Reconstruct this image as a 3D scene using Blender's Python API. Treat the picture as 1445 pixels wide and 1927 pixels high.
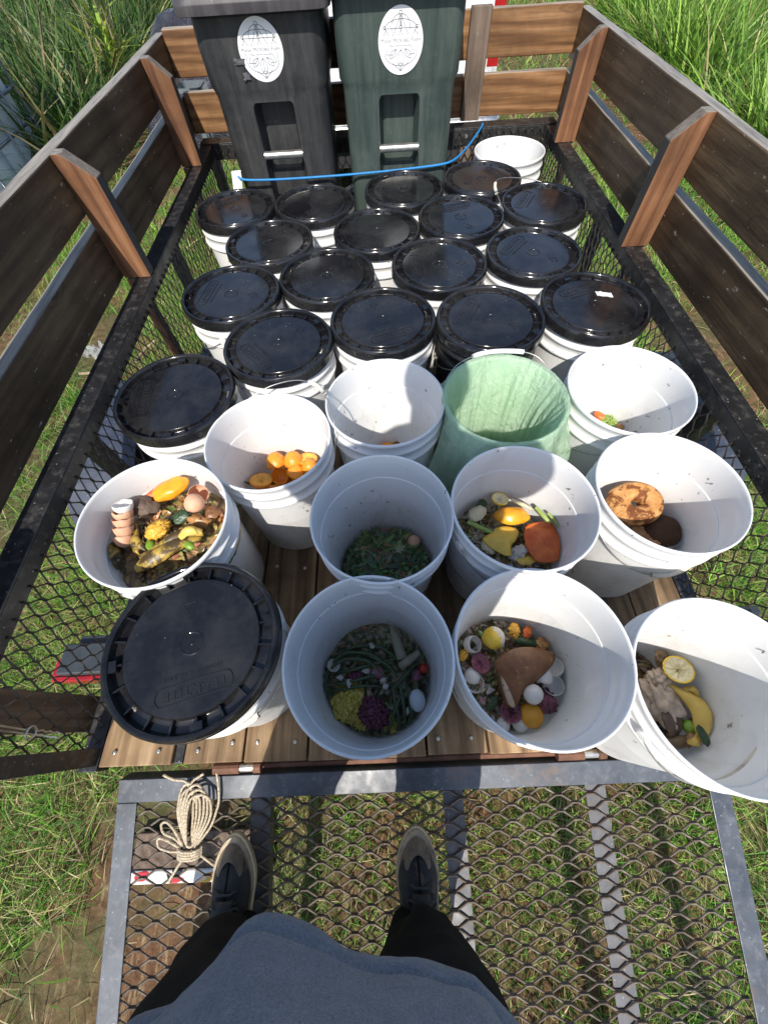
import bpy, bmesh, math, random
import numpy as np
from mathutils import Vector, Matrix, noise, Quaternion
PI = math.pi
random.seed(7)
rng = np.random.default_rng(11)
for o in list(bpy.data.objects):
    bpy.data.objects.remove(o)
S = bpy.context.scene
COL = S.collection

# ------------------------------------------------------------------ camera
YAW = math.radians(1.5); PITCH = math.radians(60.968); ROLL = math.radians(-4.117); FPX = 713.39
CAM = Vector((0.0, 0.0, 1.0748))
def cam_axes():
    f = Vector((0, math.cos(PITCH), -math.sin(PITCH)))
    r = Vector((1, 0, 0)); u = r.cross(f)
    r2 = r*math.cos(ROLL) + u*math.sin(ROLL); u2 = -r*math.sin(ROLL) + u*math.cos(ROLL)
    M = Matrix.Rotation(YAW, 3, 'Z')
    return M @ r2, M @ u2, M @ f
RX, UX, FX = cam_axes()
cd = bpy.data.cameras.new('camera'); cam = bpy.data.objects.new('camera', cd); COL.objects.link(cam)
cam.matrix_world = Matrix((RX, UX, -FX)).transposed().to_4x4(); cam.location = CAM
cd.sensor_fit = 'HORIZONTAL'; cd.sensor_width = 36.0; cd.lens = 36.0*FPX/1445.0
cd.clip_start = 0.01; cd.clip_end = 400
S.camera = cam
S.render.resolution_x = 767; S.render.resolution_y = 1024

# ------------------------------------------------------------------ world, sun, exposure
SUN = Vector((-0.16, -0.95, 1.0)).normalized()
w = bpy.data.worlds.new('World'); S.world = w; w.use_nodes = True
nt = w.node_tree; nt.nodes.clear()
sky = nt.nodes.new('ShaderNodeTexSky'); sky.sky_type = 'NISHITA'; sky.sun_disc = False
sky.sun_elevation = math.asin(SUN.z); sky.sun_rotation = math.atan2(SUN.x, SUN.y)
sky.altitude = 600; sky.air_density = 1.0; sky.dust_density = 1.5; sky.ozone_density = 1.0
bg = nt.nodes.new('ShaderNodeBackground'); bg.inputs['Strength'].default_value = 0.15
wo = nt.nodes.new('ShaderNodeOutputWorld')
nt.links.new(sky.outputs[0], bg.inputs[0]); nt.links.new(bg.outputs[0], wo.inputs[0])
sl = bpy.data.lights.new('sun', 'SUN'); sl.energy = 4.0; sl.angle = math.radians(0.53); sl.color = (1.0, 0.94, 0.85)
sun = bpy.data.objects.new('sun', sl); COL.objects.link(sun)
sun.rotation_euler = SUN.to_track_quat('Z', 'Y').to_euler(); sun.location = (0, -5, 8)
S.view_settings.view_transform = 'Standard'; S.view_settings.look = 'None'
S.view_settings.exposure = 0.48; S.view_settings.gamma = 1.0

# ------------------------------------------------------------------ helpers
def sh_(t): return sum((i+1)*ord(c) for i, c in enumerate(t))
def ray(px, py):
    return (RX*(px-722.5) + UX*(963.5-py) + FX*FPX).normalized()
def at(px, py, z):
    q = ray(px, py); return CAM + q*((z-CAM.z)/q.z)
def aty(px, py, y):
    q = ray(px, py); return CAM + q*((y-CAM.y)/q.y)

def tag(o, label=None, cat=None, group=None, kind=None):
    if label: o['label'] = label
    if cat: o['category'] = cat
    if group: o['group'] = group
    if kind: o['kind'] = kind
    return o
def thing(name, loc=(0, 0, 0), label=None, cat=None, group=None):
    o = bpy.data.objects.new(name, None); COL.objects.link(o); o.location = loc
    o.empty_display_size = 0.05
    return tag(o, label, cat, group)
def copy_tree(o, parent=None):
    c = o.copy(); COL.objects.link(c)
    if parent is not None: c.parent = parent
    for ch in list(o.children): copy_tree(ch, c)
    return c

class MB:
    def __init__(s): s.v = []; s.f = []; s.m = []; s.col = None
    def add(s, v, f, m=0):
        n = len(s.v); s.v += [tuple(p) for p in v]
        s.f += [tuple(i+n for i in q) for q in f]; s.m += [m]*len(f); return s
    def box(s, a, b, m=0, M=None):
        (x0, y0, z0), (x1, y1, z1) = a, b
        v = [Vector(p) for p in ((x0,y0,z0),(x1,y0,z0),(x1,y1,z0),(x0,y1,z0),(x0,y0,z1),(x1,y0,z1),(x1,y1,z1),(x0,y1,z1))]
        if M is not None: v = [M @ p for p in v]
        return s.add(v, [(0,3,2,1),(4,5,6,7),(0,1,5,4),(1,2,6,5),(2,3,7,6),(3,0,4,7)], m)
    def tube(s, pts, r, n=8, m=0, cap=True, close=False, up=None):
        pts = [Vector(p) for p in pts]; L = len(pts)
        rr = r if hasattr(r, '__len__') else [r]*L
        nrm = None; rings = []
        for i, p in enumerate(pts):
            if close: t = pts[(i+1) % L]-pts[i-1]
            else: t = pts[min(i+1, L-1)]-pts[max(i-1, 0)]
            if t.length < 1e-9: t = Vector((0,0,1))
            t.normalize()
            if nrm is None:
                a = Vector((0,0,1)) if abs(t.z) < .9 else Vector((1,0,0))
                nrm = (a - t*a.dot(t)).normalized()
            else:
                nn = nrm - t*nrm.dot(t)
                nrm = nn.normalized() if nn.length > 1e-6 else nrm
            b = t.cross(nrm)
            rings.append([p + (nrm*math.cos(2*PI*k/n) + b*math.sin(2*PI*k/n))*rr[i] for k in range(n)])
        v = [q for R in rings for q in R]; f = []
        for i in range(L if close else L-1):
            j = (i+1) % L
            for k in range(n):
                k2 = (k+1) % n
                f.append((i*n+k, j*n+k, j*n+k2, i*n+k2)[::-1])
        if cap and not close:
            f.append(tuple(range(n))); f.append(tuple((L-1)*n+k for k in range(n))[::-1])
        return s.add(v, f, m)
    def loft(s, rings, m=0, cap0=True, cap1=True, closed=True):
        n = len(rings[0]); v = [p for R in rings for p in R]; f = []
        for i in range(len(rings)-1):
            for k in range(n if closed else n-1):
                k2 = (k+1) % n
                f.append((i*n+k, i*n+k2, (i+1)*n+k2, (i+1)*n+k))
        if closed and cap0: f.append(tuple(range(n))[::-1])
        if closed and cap1: f.append(tuple((len(rings)-1)*n+k for k in range(n)))
        return s.add(v, f, m)
    def lathe(s, prof, c=(0,0,0), n=64, m=0, cap0=False, cap1=False, a0=0):
        return s.loft([[ (c[0]+r*math.cos(a0+2*PI*k/n), c[1]+r*math.sin(a0+2*PI*k/n), c[2]+z) for k in range(n)] for r, z in prof], m, cap0, cap1)
    def blob(s, c, r, seed=0, amp=.12, fr=2.0, sub=3, M=None, m=0, squash=None):
        bm = bmesh.new(); bmesh.ops.create_icosphere(bm, subdivisions=sub, radius=1)
        off = Vector((seed*3.7, seed*1.3, seed*5.1))
        v = []
        for q in bm.verts:
            d = 1 + amp*noise.noise(q.co*fr+off)*2
            p = Vector((q.co.x*r[0]*d, q.co.y*r[1]*d, q.co.z*r[2]*d))
            if M is not None: p = M @ p
            v.append(p+Vector(c))
        f = [tuple(x.index for x in q.verts) for q in bm.faces]
        bm.free(); return s.add(v, f, m)
    def ribbon(s, pts, wd, z0, th=.0004, m=0, nrm=Vector((0,-1,0))):
        pts = [Vector(p) for p in pts]
        for a, b in zip(pts[:-1], pts[1:]):
            d = b-a
            if d.length < 1e-7: continue
            t = d.normalized(); sd = t.cross(nrm).normalized()*wd/2; e = t*wd*.3
            lo = [a-e-sd, b+e-sd, b+e+sd, a-e+sd]; hi = [p+nrm*th for p in lo]
            s.add(lo+hi, [(4,5,6,7),(7,6,5,4)] if False else [(0,3,2,1),(4,5,6,7),(0,1,5,4),(1,2,6,5),(2,3,7,6),(3,0,4,7)], m)
    def build(s, name, mats, parent=None, smooth=False, bevel=0, local=False, solid=0, sub=0, auto=None):
        me = bpy.data.meshes.new(name)
        off = Vector((0,0,0))
        if parent is not None and not local:
            q = parent
            while q is not None: off += q.location; q = q.parent
        me.from_pydata([(Vector(p)-off) for p in s.v] if off.length > 0 else s.v, [], s.f)
        if not isinstance(mats, (list, tuple)): mats = [mats]
        for k in mats: me.materials.append(k)
        if any(s.m): me.polygons.foreach_set('material_index', s.m)
        if smooth: me.polygons.foreach_set('use_smooth', [True]*len(me.polygons))
        me.update()
        if auto is not None:
            me.polygons.foreach_set('use_smooth', [True]*len(me.polygons))
            bm = bmesh.new(); bm.from_mesh(me)
            for e in bm.edges:
                if len(e.link_faces) == 2 and e.calc_face_angle(0) > math.radians(auto): e.smooth = False
            bm.to_mesh(me); bm.free()
        o = bpy.data.objects.new(name, me); COL.objects.link(o)
        if parent is not None: o.parent = parent
        if solid: 
            k = o.modifiers.new('s', 'SOLIDIFY'); k.thickness = solid; k.offset = 0
        if sub:
            k = o.modifiers.new('d', 'SUBSURF'); k.levels = sub; k.render_levels = sub
        if bevel:
            k = o.modifiers.new('b', 'BEVEL'); k.width = bevel; k.segments = 2; k.limit_method = 'ANGLE'
        return o

def bake(o, cutters=()):
    """apply modifiers (and boolean cuts) into the mesh"""
    for c in cutters:
        k = o.modifiers.new('c', 'BOOLEAN'); k.operation = 'DIFFERENCE'; k.object = c; k.solver = 'EXACT'
    dg = bpy.context.evaluated_depsgraph_get(); dg.update()
    me = bpy.data.meshes.new_from_object(o.evaluated_get(dg)); 
    o.modifiers.clear(); o.data = me
    for c in cutters: bpy.data.objects.remove(c)
    return o

# ------------------------------------------------------------------ node helpers
class NT:
    def __init__(s, name):
        s.mat = bpy.data.materials.new(name); s.mat.use_nodes = True
        s.t = s.mat.node_tree; s.t.nodes.clear()
        s.out = s.n('ShaderNodeOutputMaterial'); s.b = s.n('ShaderNodeBsdfPrincipled')
        s.l(s.b.outputs[0], s.out.inputs[0]); s._tc = None
    def n(s, t): return s.t.nodes.new(t)
    def l(s, a, b): s.t.links.new(a, b)
    def tc(s, kind='Object', rnd=True):
        tc = s.n('ShaderNodeTexCoord'); o = tc.outputs[kind]
        if rnd:
            oi = s.n('ShaderNodeObjectInfo'); m = s.n('ShaderNodeVectorMath'); m.operation = 'MULTIPLY_ADD'
            c = s.n('ShaderNodeCombineXYZ')
            for i in range(3): s.l(oi.outputs['Random'], c.inputs[i])
            s.l(c.outputs[0], m.inputs[0]); m.inputs[1].default_value = (13.7, 7.3, 9.1); s.l(o, m.inputs[2]); o = m.outputs[0]
        return o
    def map(s, src, scale=(1,1,1), rot=(0,0,0)):
        m = s.n('ShaderNodeMapping'); s.l(src, m.inputs[0]); m.inputs['Scale'].default_value = scale; m.inputs['Rotation'].default_value = rot
        return m.outputs[0]
    def noise(s, vec, scale=5, det=4, rough=.55, dist=0):
        n = s.n('ShaderNodeTexNoise'); s.l(vec, n.inputs['Vector']); n.inputs['Scale'].default_value = scale
        n.inputs['Detail'].default_value = det; n.inputs['Roughness'].default_value = rough; n.inputs['Distortion'].default_value = dist
        return n.outputs['Fac']
    def vor(s, vec, scale=5, out='Distance', rnd=1):
        n = s.n('ShaderNodeTexVoronoi'); s.l(vec, n.inputs['Vector']); n.inputs['Scale'].default_value = scale; n.inputs['Randomness'].default_value = rnd
        return n.outputs[out]
    def ramp(s, fac, stops, interp='LINEAR'):
        r = s.n('ShaderNodeValToRGB'); r.color_ramp.interpolation = interp
        e = r.color_ramp.elements
        while len(e) > 1: e.remove(e[-1])
        for i, (p, c) in enumerate(stops):
            k = e[0] if i == 0 else e.new(p)
            k.position = p; k.color = (*c, 1) if hasattr(c, '__len__') else (c, c, c, 1)
        s.l(fac, r.inputs[0]); return r.outputs[0]
    def mix(s, fac, a, b, mode='MIX'):
        m = s.n('ShaderNodeMix'); m.data_type = 'RGBA'; m.blend_type = mode; m.clamp_factor = True
        for v, i in ((fac, 0), (a, 6), (b, 7)):
            if hasattr(v, 'is_linked') or hasattr(v, 'node'): s.l(v, m.inputs[i])
            elif hasattr(v, '__len__'): m.inputs[i].default_value = (*v, 1)
            else: m.inputs[i].default_value = v if i == 0 else (v, v, v, 1)
        return m.outputs[2]
    def math(s, op, a, b=0, c=None):
        m = s.n('ShaderNodeMath'); m.operation = op; m.use_clamp = False
        for i, v in enumerate((a, b) if c is None else (a, b, c)):
            if hasattr(v, 'node'): s.l(v, m.inputs[i])
            else: m.inputs[i].default_value = v
        return m.outputs[0]
    def sep(s, v):
        n = s.n('ShaderNodeSeparateXYZ'); s.l(v, n.inputs[0]); return n.outputs
    def bump(s, h, st=.3, d=.002):
        b = s.n('ShaderNodeBump'); s.l(h, b.inputs['Height']); b.inputs['Strength'].default_value = st; b.inputs['Distance'].default_value = d
        s.l(b.outputs[0], s.b.inputs['Normal']); return b
    def set(s, **k):
        for a, v in k.items():
            a = {'color':'Base Color','rough':'Roughness','metal':'Metallic','spec':'Specular IOR Level','coat':'Coat Weight','trans':'Transmission Weight','sss':'Subsurface Weight','alpha':'Alpha','coatr':'Coat Roughness'}[a]
            i = s.b.inputs[a]
            if hasattr(v, 'node'): s.l(v, i)
            elif hasattr(v, '__len__'): i.default_value = (*v, 1) if len(v) == 3 else v
            else: i.default_value = v
        return s
    def topmask(s, lo=.6, hi=.8):
        g = s.n('ShaderNodeNewGeometry'); z = s.sep(g.outputs['Normal'])[2]
        m = s.n('ShaderNodeMapRange'); m.inputs[1].default_value = lo; m.inputs[2].default_value = hi; s.l(z, m.inputs[0]); return m.outputs[0]

def sc(axis, along, across):
    return tuple(along if i == axis else across for i in range(3))
def wood(name, axis, dark, mid, light, top=None, flank=None, rough=.75, knots=True, chips=.0, contrast=1.0, fibre=90, figure=9):
    t = NT(name); v = t.tc()
    warp = t.noise(t.map(v, sc(axis, 1.2, 5)), 1.0, 3)
    fig = t.noise(t.map(v, sc(axis, .8, figure)), 1.6, 6, .65, .6)
    w_ = t.n('ShaderNodeTexWave'); w_.wave_type = 'BANDS'; w_.bands_direction = 'DIAGONAL'
    t.l(t.map(v, sc(axis, .35, 7)), w_.inputs['Vector']); w_.inputs['Scale'].default_value = 2.2; w_.inputs['Distortion'].default_value = 7; w_.inputs['Detail'].default_value = 3; w_.inputs['Detail Scale'].default_value = 1.2
    fac = t.math('ADD', t.math('MULTIPLY', fig, 1-.16*contrast), t.math('MULTIPLY', w_.outputs['Fac'], .16*contrast))
    lw = tuple(m_*.45+l_*.55 for m_, l_ in zip(mid, light)); dk = tuple(m_*.5+l_*.5 for m_, l_ in zip(mid, dark))
    c = t.ramp(fac, [(.22, dark), (.38, dk), (.5, mid), (.70, lw), (.85, light)])
    fib = t.noise(t.map(v, sc(axis, 3, fibre)), 1.5, 4, .7)
    c = t.mix(.8, c, t.ramp(fib, [(.3, .6), (.55, 1.0), (.75, 1.2)]), 'MULTIPLY')
    blot = t.noise(v, 3.5, 5, .6)
    c = t.mix(t.ramp(blot, [(.45, 0), (.72, .75)]), c, tuple(x*.45 for x in dark))
    if knots:
        kd = t.n('ShaderNodeTexVoronoi'); t.l(t.map(v, sc(axis, 2.6, 7)), kd.inputs['Vector']); kd.inputs['Scale'].default_value = 1.0
        d_ = t.math('ADD', kd.outputs['Distance'], t.math('MULTIPLY', t.noise(v, 30, 3), .05)); rg = t.math('SINE', t.math('MULTIPLY', d_, 85))
        near = t.ramp(d_, [(.10, 1), (.24, 0)])
        c = t.mix(t.math('MULTIPLY', near, t.ramp(rg, [(.2, 0), (.8, .75)])), c, tuple(q*.7 for q in dark))
        c = t.mix(t.ramp(d_, [(.045, .85), (.075, 0)]), c, tuple(q*.5 for q in dark))
    if chips:
        ch = t.noise(t.map(v, sc(axis, 30, 75)), 1.0, 4, .7)
        c = t.mix(t.ramp(ch, [(.72-chips*.06, 0), (.76-chips*.06, .8)]), c, (.42, .36, .29))
    if top:
        g = t.noise(t.map(v, sc(axis, 4, 60)), 1.2, 5, .7)
        tcx = t.ramp(g, [(.3, tuple(x*.35 for x in top)), (.5, top), (.72, tuple(min(1, x*1.45) for x in top))])
        c = t.mix(t.topmask(), c, tcx)
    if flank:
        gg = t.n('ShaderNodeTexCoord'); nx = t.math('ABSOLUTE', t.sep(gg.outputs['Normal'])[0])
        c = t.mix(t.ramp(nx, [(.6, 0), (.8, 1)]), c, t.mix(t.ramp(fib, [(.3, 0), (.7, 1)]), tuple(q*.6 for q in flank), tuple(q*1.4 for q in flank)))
    t.set(color=c, rough=rough, spec=.3)
    t.bump(t.math('ADD', fib, t.math('MULTIPLY', fig, .6)), .5, .002)
    return t.mat
def simple(name, col, rough=.5, metal=0, var=.25, scale=12, bump=.0, spec=.5, dirt=None, dirtamt=.5, det=5, coat=0):
    t = NT(name); v = t.tc()
    n = t.noise(v, scale, det, .6)
    c = t.mix(t.ramp(n, [(.3, 0), (.7, 1)]), tuple(x*(1-var) for x in col), tuple(min(1, x*(1+var)) for x in col))
    if dirt:
        n2 = t.noise(v, scale*.45, 6, .65)
        c = t.mix(t.ramp(n2, [(.62-.2*dirtamt, 0), (.75, 1)]), c, dirt)
    t.set(color=c, rough=rough, metal=metal, spec=spec, coat=coat)
    if bump: t.bump(t.noise(v, scale*4, 4), bump, .002)
    return t.mat

M = {}
# woods
M['board'] = wood('stained board', 1, (.036,.023,.013), (.095,.062,.035), (.21,.14,.075), top=(.25,.22,.18), rough=.48, chips=1.1, figure=8)
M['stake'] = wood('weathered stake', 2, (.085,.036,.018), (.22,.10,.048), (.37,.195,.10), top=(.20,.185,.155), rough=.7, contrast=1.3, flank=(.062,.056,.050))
M['front_board'] = wood('golden front board', 0, (.10,.045,.018), (.25,.125,.052), (.40,.23,.11), top=(.30,.24,.18), rough=.65, contrast=1.8, chips=.4)
M['front_stake'] = wood('grey front stake', 2, (.08,.055,.04), (.17,.125,.095), (.26,.20,.155), rough=.85, chips=.4)
M['deck'] = wood('deck plank', 1, (.10,.062,.034), (.31,.20,.108), (.56,.40,.235), rough=.85, contrast=1.0, fibre=60, chips=.6, figure=14)
M['rear_stake'] = wood('rear stake', 2, (.09,.06,.042), (.19,.135,.10), (.32,.245,.18), rough=.8)
M['dead_wood'] = wood('bare wood edge', 0, (.25,.2,.14), (.42,.35,.25), (.55,.47,.36))
def metal_paint(name, col, rust, rustamt, rough=.42, dust=(.30,.28,.25), dustamt=.35):
    t = NT(name); v = t.tc()
    c = t.mix(t.ramp(t.noise(v, 9, 6, .65), [(.3, 0), (.75, 1)]), tuple(x*.7 for x in col), tuple(x*1.8 for x in col))
    c = t.mix(t.ramp(t.noise(v, 40, 6, .75), [(.50, 0), (.85, dustamt)]), c, dust)
    c = t.mix(t.ramp(t.noise(v, 6, 8, .7), [(.66-.2*rustamt, 0), (.74-.15*rustamt, .9)]), c, rust)
    sp = t.vor(v, 55)
    c = t.mix(t.ramp(sp, [(.07, .7), (.12, 0)]), c, dust)
    t.set(color=c, rough=t.ramp(t.noise(v, 15, 4), [(.3, rough-.12), (.7, rough+.2)]), metal=.0, spec=.6)
    t.bump(t.noise(v, 60, 5), .25, .001); return t.mat
M['rail'] = metal_paint('black rail paint', (.011,.011,.012), (.10,.055,.035), .12)
M['ramp_frame'] = metal_paint('worn ramp steel', (.045,.054,.068), (.14,.085,.06), .40, .45, dust=(.26,.27,.28), dustamt=.55)
M['mesh'] = metal_paint('expanded steel', (.085,.066,.052), (.14,.08,.05), .45, .38, dust=(.42,.36,.30), dustamt=.75)
M['side_mesh'] = metal_paint('side expanded steel', (.02,.018,.017), (.09,.06,.045), .3, .45, dust=(.25,.21,.18), dustamt=.4)
M['bar'] = metal_paint('ramp cross bar', (.072,.072,.076), (.11,.08,.06), .5, .5)
M['steel'] = simple('galvanised steel', (.55,.54,.50), .3, .85, .3, 40, .1)
M['rust'] = simple('rusty hinge', (.16,.075,.045), .75, .2, .4, 25, .3)
M['fender'] = metal_paint('fender steel', (.022,.03,.05), (.03,.03,.04), .1, .5, dustamt=.2)
M['rubber'] = simple('tyre rubber', (.02,.02,.02), .8, 0, .3, 20, .3)
# plastics
def white_plastic():
    t = NT('white bucket plastic'); v = t.tc(); vo = t.tc('Object', False)
    base = t.mix(t.ramp(t.noise(v, 6, 4), [(.3,0),(.7,1)]), (.86,.86,.85), (.90,.90,.885))
    g = t.n('ShaderNodeNewGeometry')
    dens = t.noise(v, 7, 3, .6)
    sp = t.noise(t.map(v, (1,1,.7)), 62, 3, .6)
    thr = t.math('ADD', sp, t.math('MULTIPLY', dens, .28))
    spots = t.ramp(thr, [(.835, 0), (.86, .8)])
    c = t.mix(spots, base, (.16,.10,.06))
    smear = t.ramp(t.noise(t.map(v, (1,1,.35)), 11, 6, .7, .5), [(.58, 0), (.80, .35)])
    c = t.mix(smear, c, (.55,.50,.43))
    z_ = t.sep(vo)[2]; g_ = t.ramp(z_, [(.0, 1), (.12, .8), (.26, .15), (.36, 0)])
    stn = t.ramp(t.noise(t.map(v, (1,1,.5)), 26, 7, .75, .8), [(.50, 0), (.72, 1)])
    c = t.mix(t.math('MULTIPLY', t.math('MULTIPLY', g_, stn), .5), c, (.42,.33,.22))
    drip = t.ramp(t.noise(t.map(v, (70,70,4)), 1, 4, .7), [(.66, 0), (.72, .4)])
    c = t.mix(t.math('MULTIPLY', drip, t.ramp(t.noise(v, 6, 2), [(.52, 0), (.6, 1)])), c, (.5,.42,.32))
    scuff = t.ramp(t.noise(t.map(v, (3,3,60)), 3, 4, .7), [(.66, 0), (.76, .35)])
    c = t.mix(scuff, c, (.5,.5,.5))
    t.set(color=c, rough=.38, spec=.5)
    t.bump(t.noise(v, 30, 3), .06, .001)
    tr = t.n('ShaderNodeBsdfTranslucent'); tr.inputs[0].default_value = (.75,.80,.86,1)
    ms = t.n('ShaderNodeMixShader'); ms.inputs[0].default_value = .20
    t.l(t.b.outputs[0], ms.inputs[1]); t.l(tr.outputs[0], ms.inputs[2]); t.l(ms.outputs[0], t.out.inputs[0])
    return t.mat
M['white'] = white_plastic()
def lid_mat():
    t = NT('black lid plastic'); v = t.tc()
    c = t.mix(t.ramp(t.noise(v, 9, 6, .7), [(.42, 0), (.78, .5)]), (.0075,.0075,.009), (.06,.058,.055))
    dots = t.ramp(t.vor(v, 60), [(.05, .8), (.09, 0)])
    keep = t.ramp(t.noise(v, 8, 2), [(.55, 0), (.62, 1)])
    c = t.mix(t.math('MULTIPLY', dots, keep), c, (.30,.29,.27))
    scr = t.ramp(t.noise(t.map(v, (3, 60, 3), (0, 0, .8)), 3, 3, .8), [(.68, 0), (.74, .25)])
    c = t.mix(scr, c, (.12,.12,.12))
    t.set(color=c, rough=t.ramp(t.noise(v, 7, 6, .7), [(.35, .07), (.75, .26)]), spec=.55)
    t.bump(t.noise(v, 9, 3), .05, .002); return t.mat
M['lid'] = lid_mat()
M['black_bucket'] = simple('black bucket plastic', (.012,.012,.013), .35, 0, .3, 10)
M['black_interior'] = simple('dark bucket plastic', (.03,.034,.034), .4, 0, .3, 10)
def bin_mat(name, col, dust):
    t = NT(name); v = t.tc()
    st = t.noise(t.map(v, (22, 22, 1.6)), 1.4, 6, .7)
    c = t.mix(t.ramp(st, [(.42, 0), (.78, .55)]), col, dust)
    bl = t.noise(v, 7, 7, .7); c = t.mix(t.ramp(bl, [(.5, 0), (.75, .5)]), c, tuple(x*.8 for x in dust))
    sp = t.noise(v, 55, 3, .7); c = t.mix(t.ramp(sp, [(.66, 0), (.74, .5)]), c, dust)
    t.set(color=c, rough=.5, spec=.4); t.bump(t.noise(v, 160, 3), .25, .001); return t.mat
M['bin_black'] = bin_mat('black bin plastic', (.020,.021,.023), (.095,.095,.093))
M['bin_green'] = bin_mat('green bin plastic', (.032,.050,.046), (.125,.15,.125))
M['sticker'] = simple('sticker vinyl', (.80,.81,.82), .35, 0, .03, 8)
M['ink'] = simple('sticker ink', (.18,.18,.20), .5, 0, .05, 8)
M['wire'] = simple('bail wire', (.42,.42,.40), .32, .8, .25, 60)
M['grip'] = simple('bail grip plastic', (.70,.66,.56), .5, 0, .15, 30, dirt=(.3,.26,.2), dirtamt=.4)
M['paper'] = simple('white paper', (.78,.79,.80), .8, 0, .06, 20)
M['emboss'] = simple('embossed lid plastic', (.018,.018,.020), .30, 0, .1, 20)
M['cord'] = simple('blue cord', (.012,.20,.50), .55, 0, .2, 90, .3)
def rope_mat():
    t = NT('rope fibre'); v = t.tc('Object', False)
    n = t.noise(v, 260, 3, .6)
    c = t.mix(t.ramp(n, [(.35, 0), (.65, 1)]), (.30,.24,.16), (.66,.57,.43))
    t.set(color=c, rough=.9, spec=.2); t.bump(n, .8, .002); return t.mat
M['rope'] = rope_mat()
# cloth
def cloth(name, a, b, scale, bumpst=.5, sheen=.2):
    t = NT(name); v = t.tc('Object', False)
    n = t.noise(v, scale, 3, .8); n2 = t.noise(v, scale*.12, 4, .6)
    c = t.mix(t.ramp(n, [(.3, 0), (.7, 1)]), a, b)
    c = t.mix(.5, c, t.ramp(n2, [(.3, .8), (.7, 1.15)]), 'MULTIPLY')
    t.set(color=c, rough=.95, spec=.15); t.b.inputs['Sheen Weight'].default_value = sheen
    big = t.noise(t.map(v, (1,1,.6)), 9, 4, .6, .6)
    t.bump(t.math('ADD', t.math('MULTIPLY', n, .1), big), bumpst, .012); return t.mat
M['shirt'] = cloth('heather jersey', (.105,.115,.138), (.22,.235,.265), 420, .45, .1)
M['shirt_hem'] = cloth('heather jersey hem', (.10,.125,.165), (.20,.23,.29), 520)
M['pants'] = cloth('black cotton', (.0045,.0045,.005), (.013,.013,.0135), 380, .5, .0)
M['skin'] = simple('skin', (.50,.30,.21), .5, 0, .1, 30, .1)
M['hair'] = simple('dark hair', (.03,.02,.015), .7, 0, .4, 60, .5)
M['shoe_upper'] = simple('dusty black suede', (.022,.021,.020), .7, 0, .5, 40, .5, dirt=(.15,.115,.08), dirtamt=.35)
M['shoe_toe'] = simple('dusty toe panel', (.10,.078,.055), .75, 0, .4, 30, .4, dirt=(.30,.23,.15), dirtamt=.7)
M['shoe_gum'] = simple('gum foxing', (.42,.33,.22), .7, 0, .3, 30, .3, dirt=(.14,.10,.07), dirtamt=.5)
M['shoe_cream'] = simple('cream foxing line', (.78,.70,.54), .6, 0, .2, 40)
M['lace'] = simple('black lace', (.05,.048,.046), .8, 0, .3, 90, .5)

# ------------------------------------------------------------------ ground and grass
GZ = -0.50
def gz(x, y):
    return GZ + .035*noise.noise(Vector((x*.9, y*.9, 3.1))) + .018*noise.noise(Vector((x*3.3, y*3.3, 8.1)))
def ground():
    xs = np.concatenate([[-90,-50,-30,-20,-14], np.arange(-10, -3, .5), np.arange(-3, 3, .07), np.arange(3, 10, .5), [14,20,30,50,90]])
    ys = np.concatenate([[-60,-30,-15,-6,-3], np.arange(-1.6, 3.5, .07), np.arange(3.5, 14, .4), [16,20,30,50,90,160]])
    v = []; 
    for y in ys:
        for x in xs:
            near = -3 <= x <= 3 and -1.6 <= y <= 3.5
            z = gz(x, y) + (.012*noise.noise(Vector((x*14, y*14, 1.7))) if near else 0)
            v.append((x, y, z))
    nx = len(xs); f = [(j*nx+i, j*nx+i+1, (j+1)*nx+i+1, (j+1)*nx+i) for j in range(len(ys)-1) for i in range(nx-1)]
    t = NT('ground dirt'); vv = t.tc('Object', False)
    a = t.noise(vv, 2.3, 8, .65); b = t.noise(vv, 30, 6, .7)
    soil = t.mix(t.ramp(b, [(.3, 0), (.7, 1)]), (.07,.034,.018), (.21,.115,.064))
    straw = t.noise(t.map(vv, (60, 14, 1), (0, 0, .5)), 1, 4, .7)
    soil = t.mix(t.ramp(straw, [(.54, 0), (.66, .75)]), soil, (.38,.30,.16))
    far = t.mix(t.ramp(b, [(.3, 0), (.7, 1)]), (.05,.052,.020), (.13,.12,.055))
    c = t.mix(t.ramp(a, [(.42, 0), (.60, 1)]), soil, far)
    t.set(color=c, rough=.95, spec=.15); t.bump(b, .8, .01)
    m = MB(); m.v = v; m.f = f; m.m = [0]*len(f)
    o = m.build('ground', t.mat, smooth=True); tag(o, kind='structure'); return o
ground()

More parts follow.
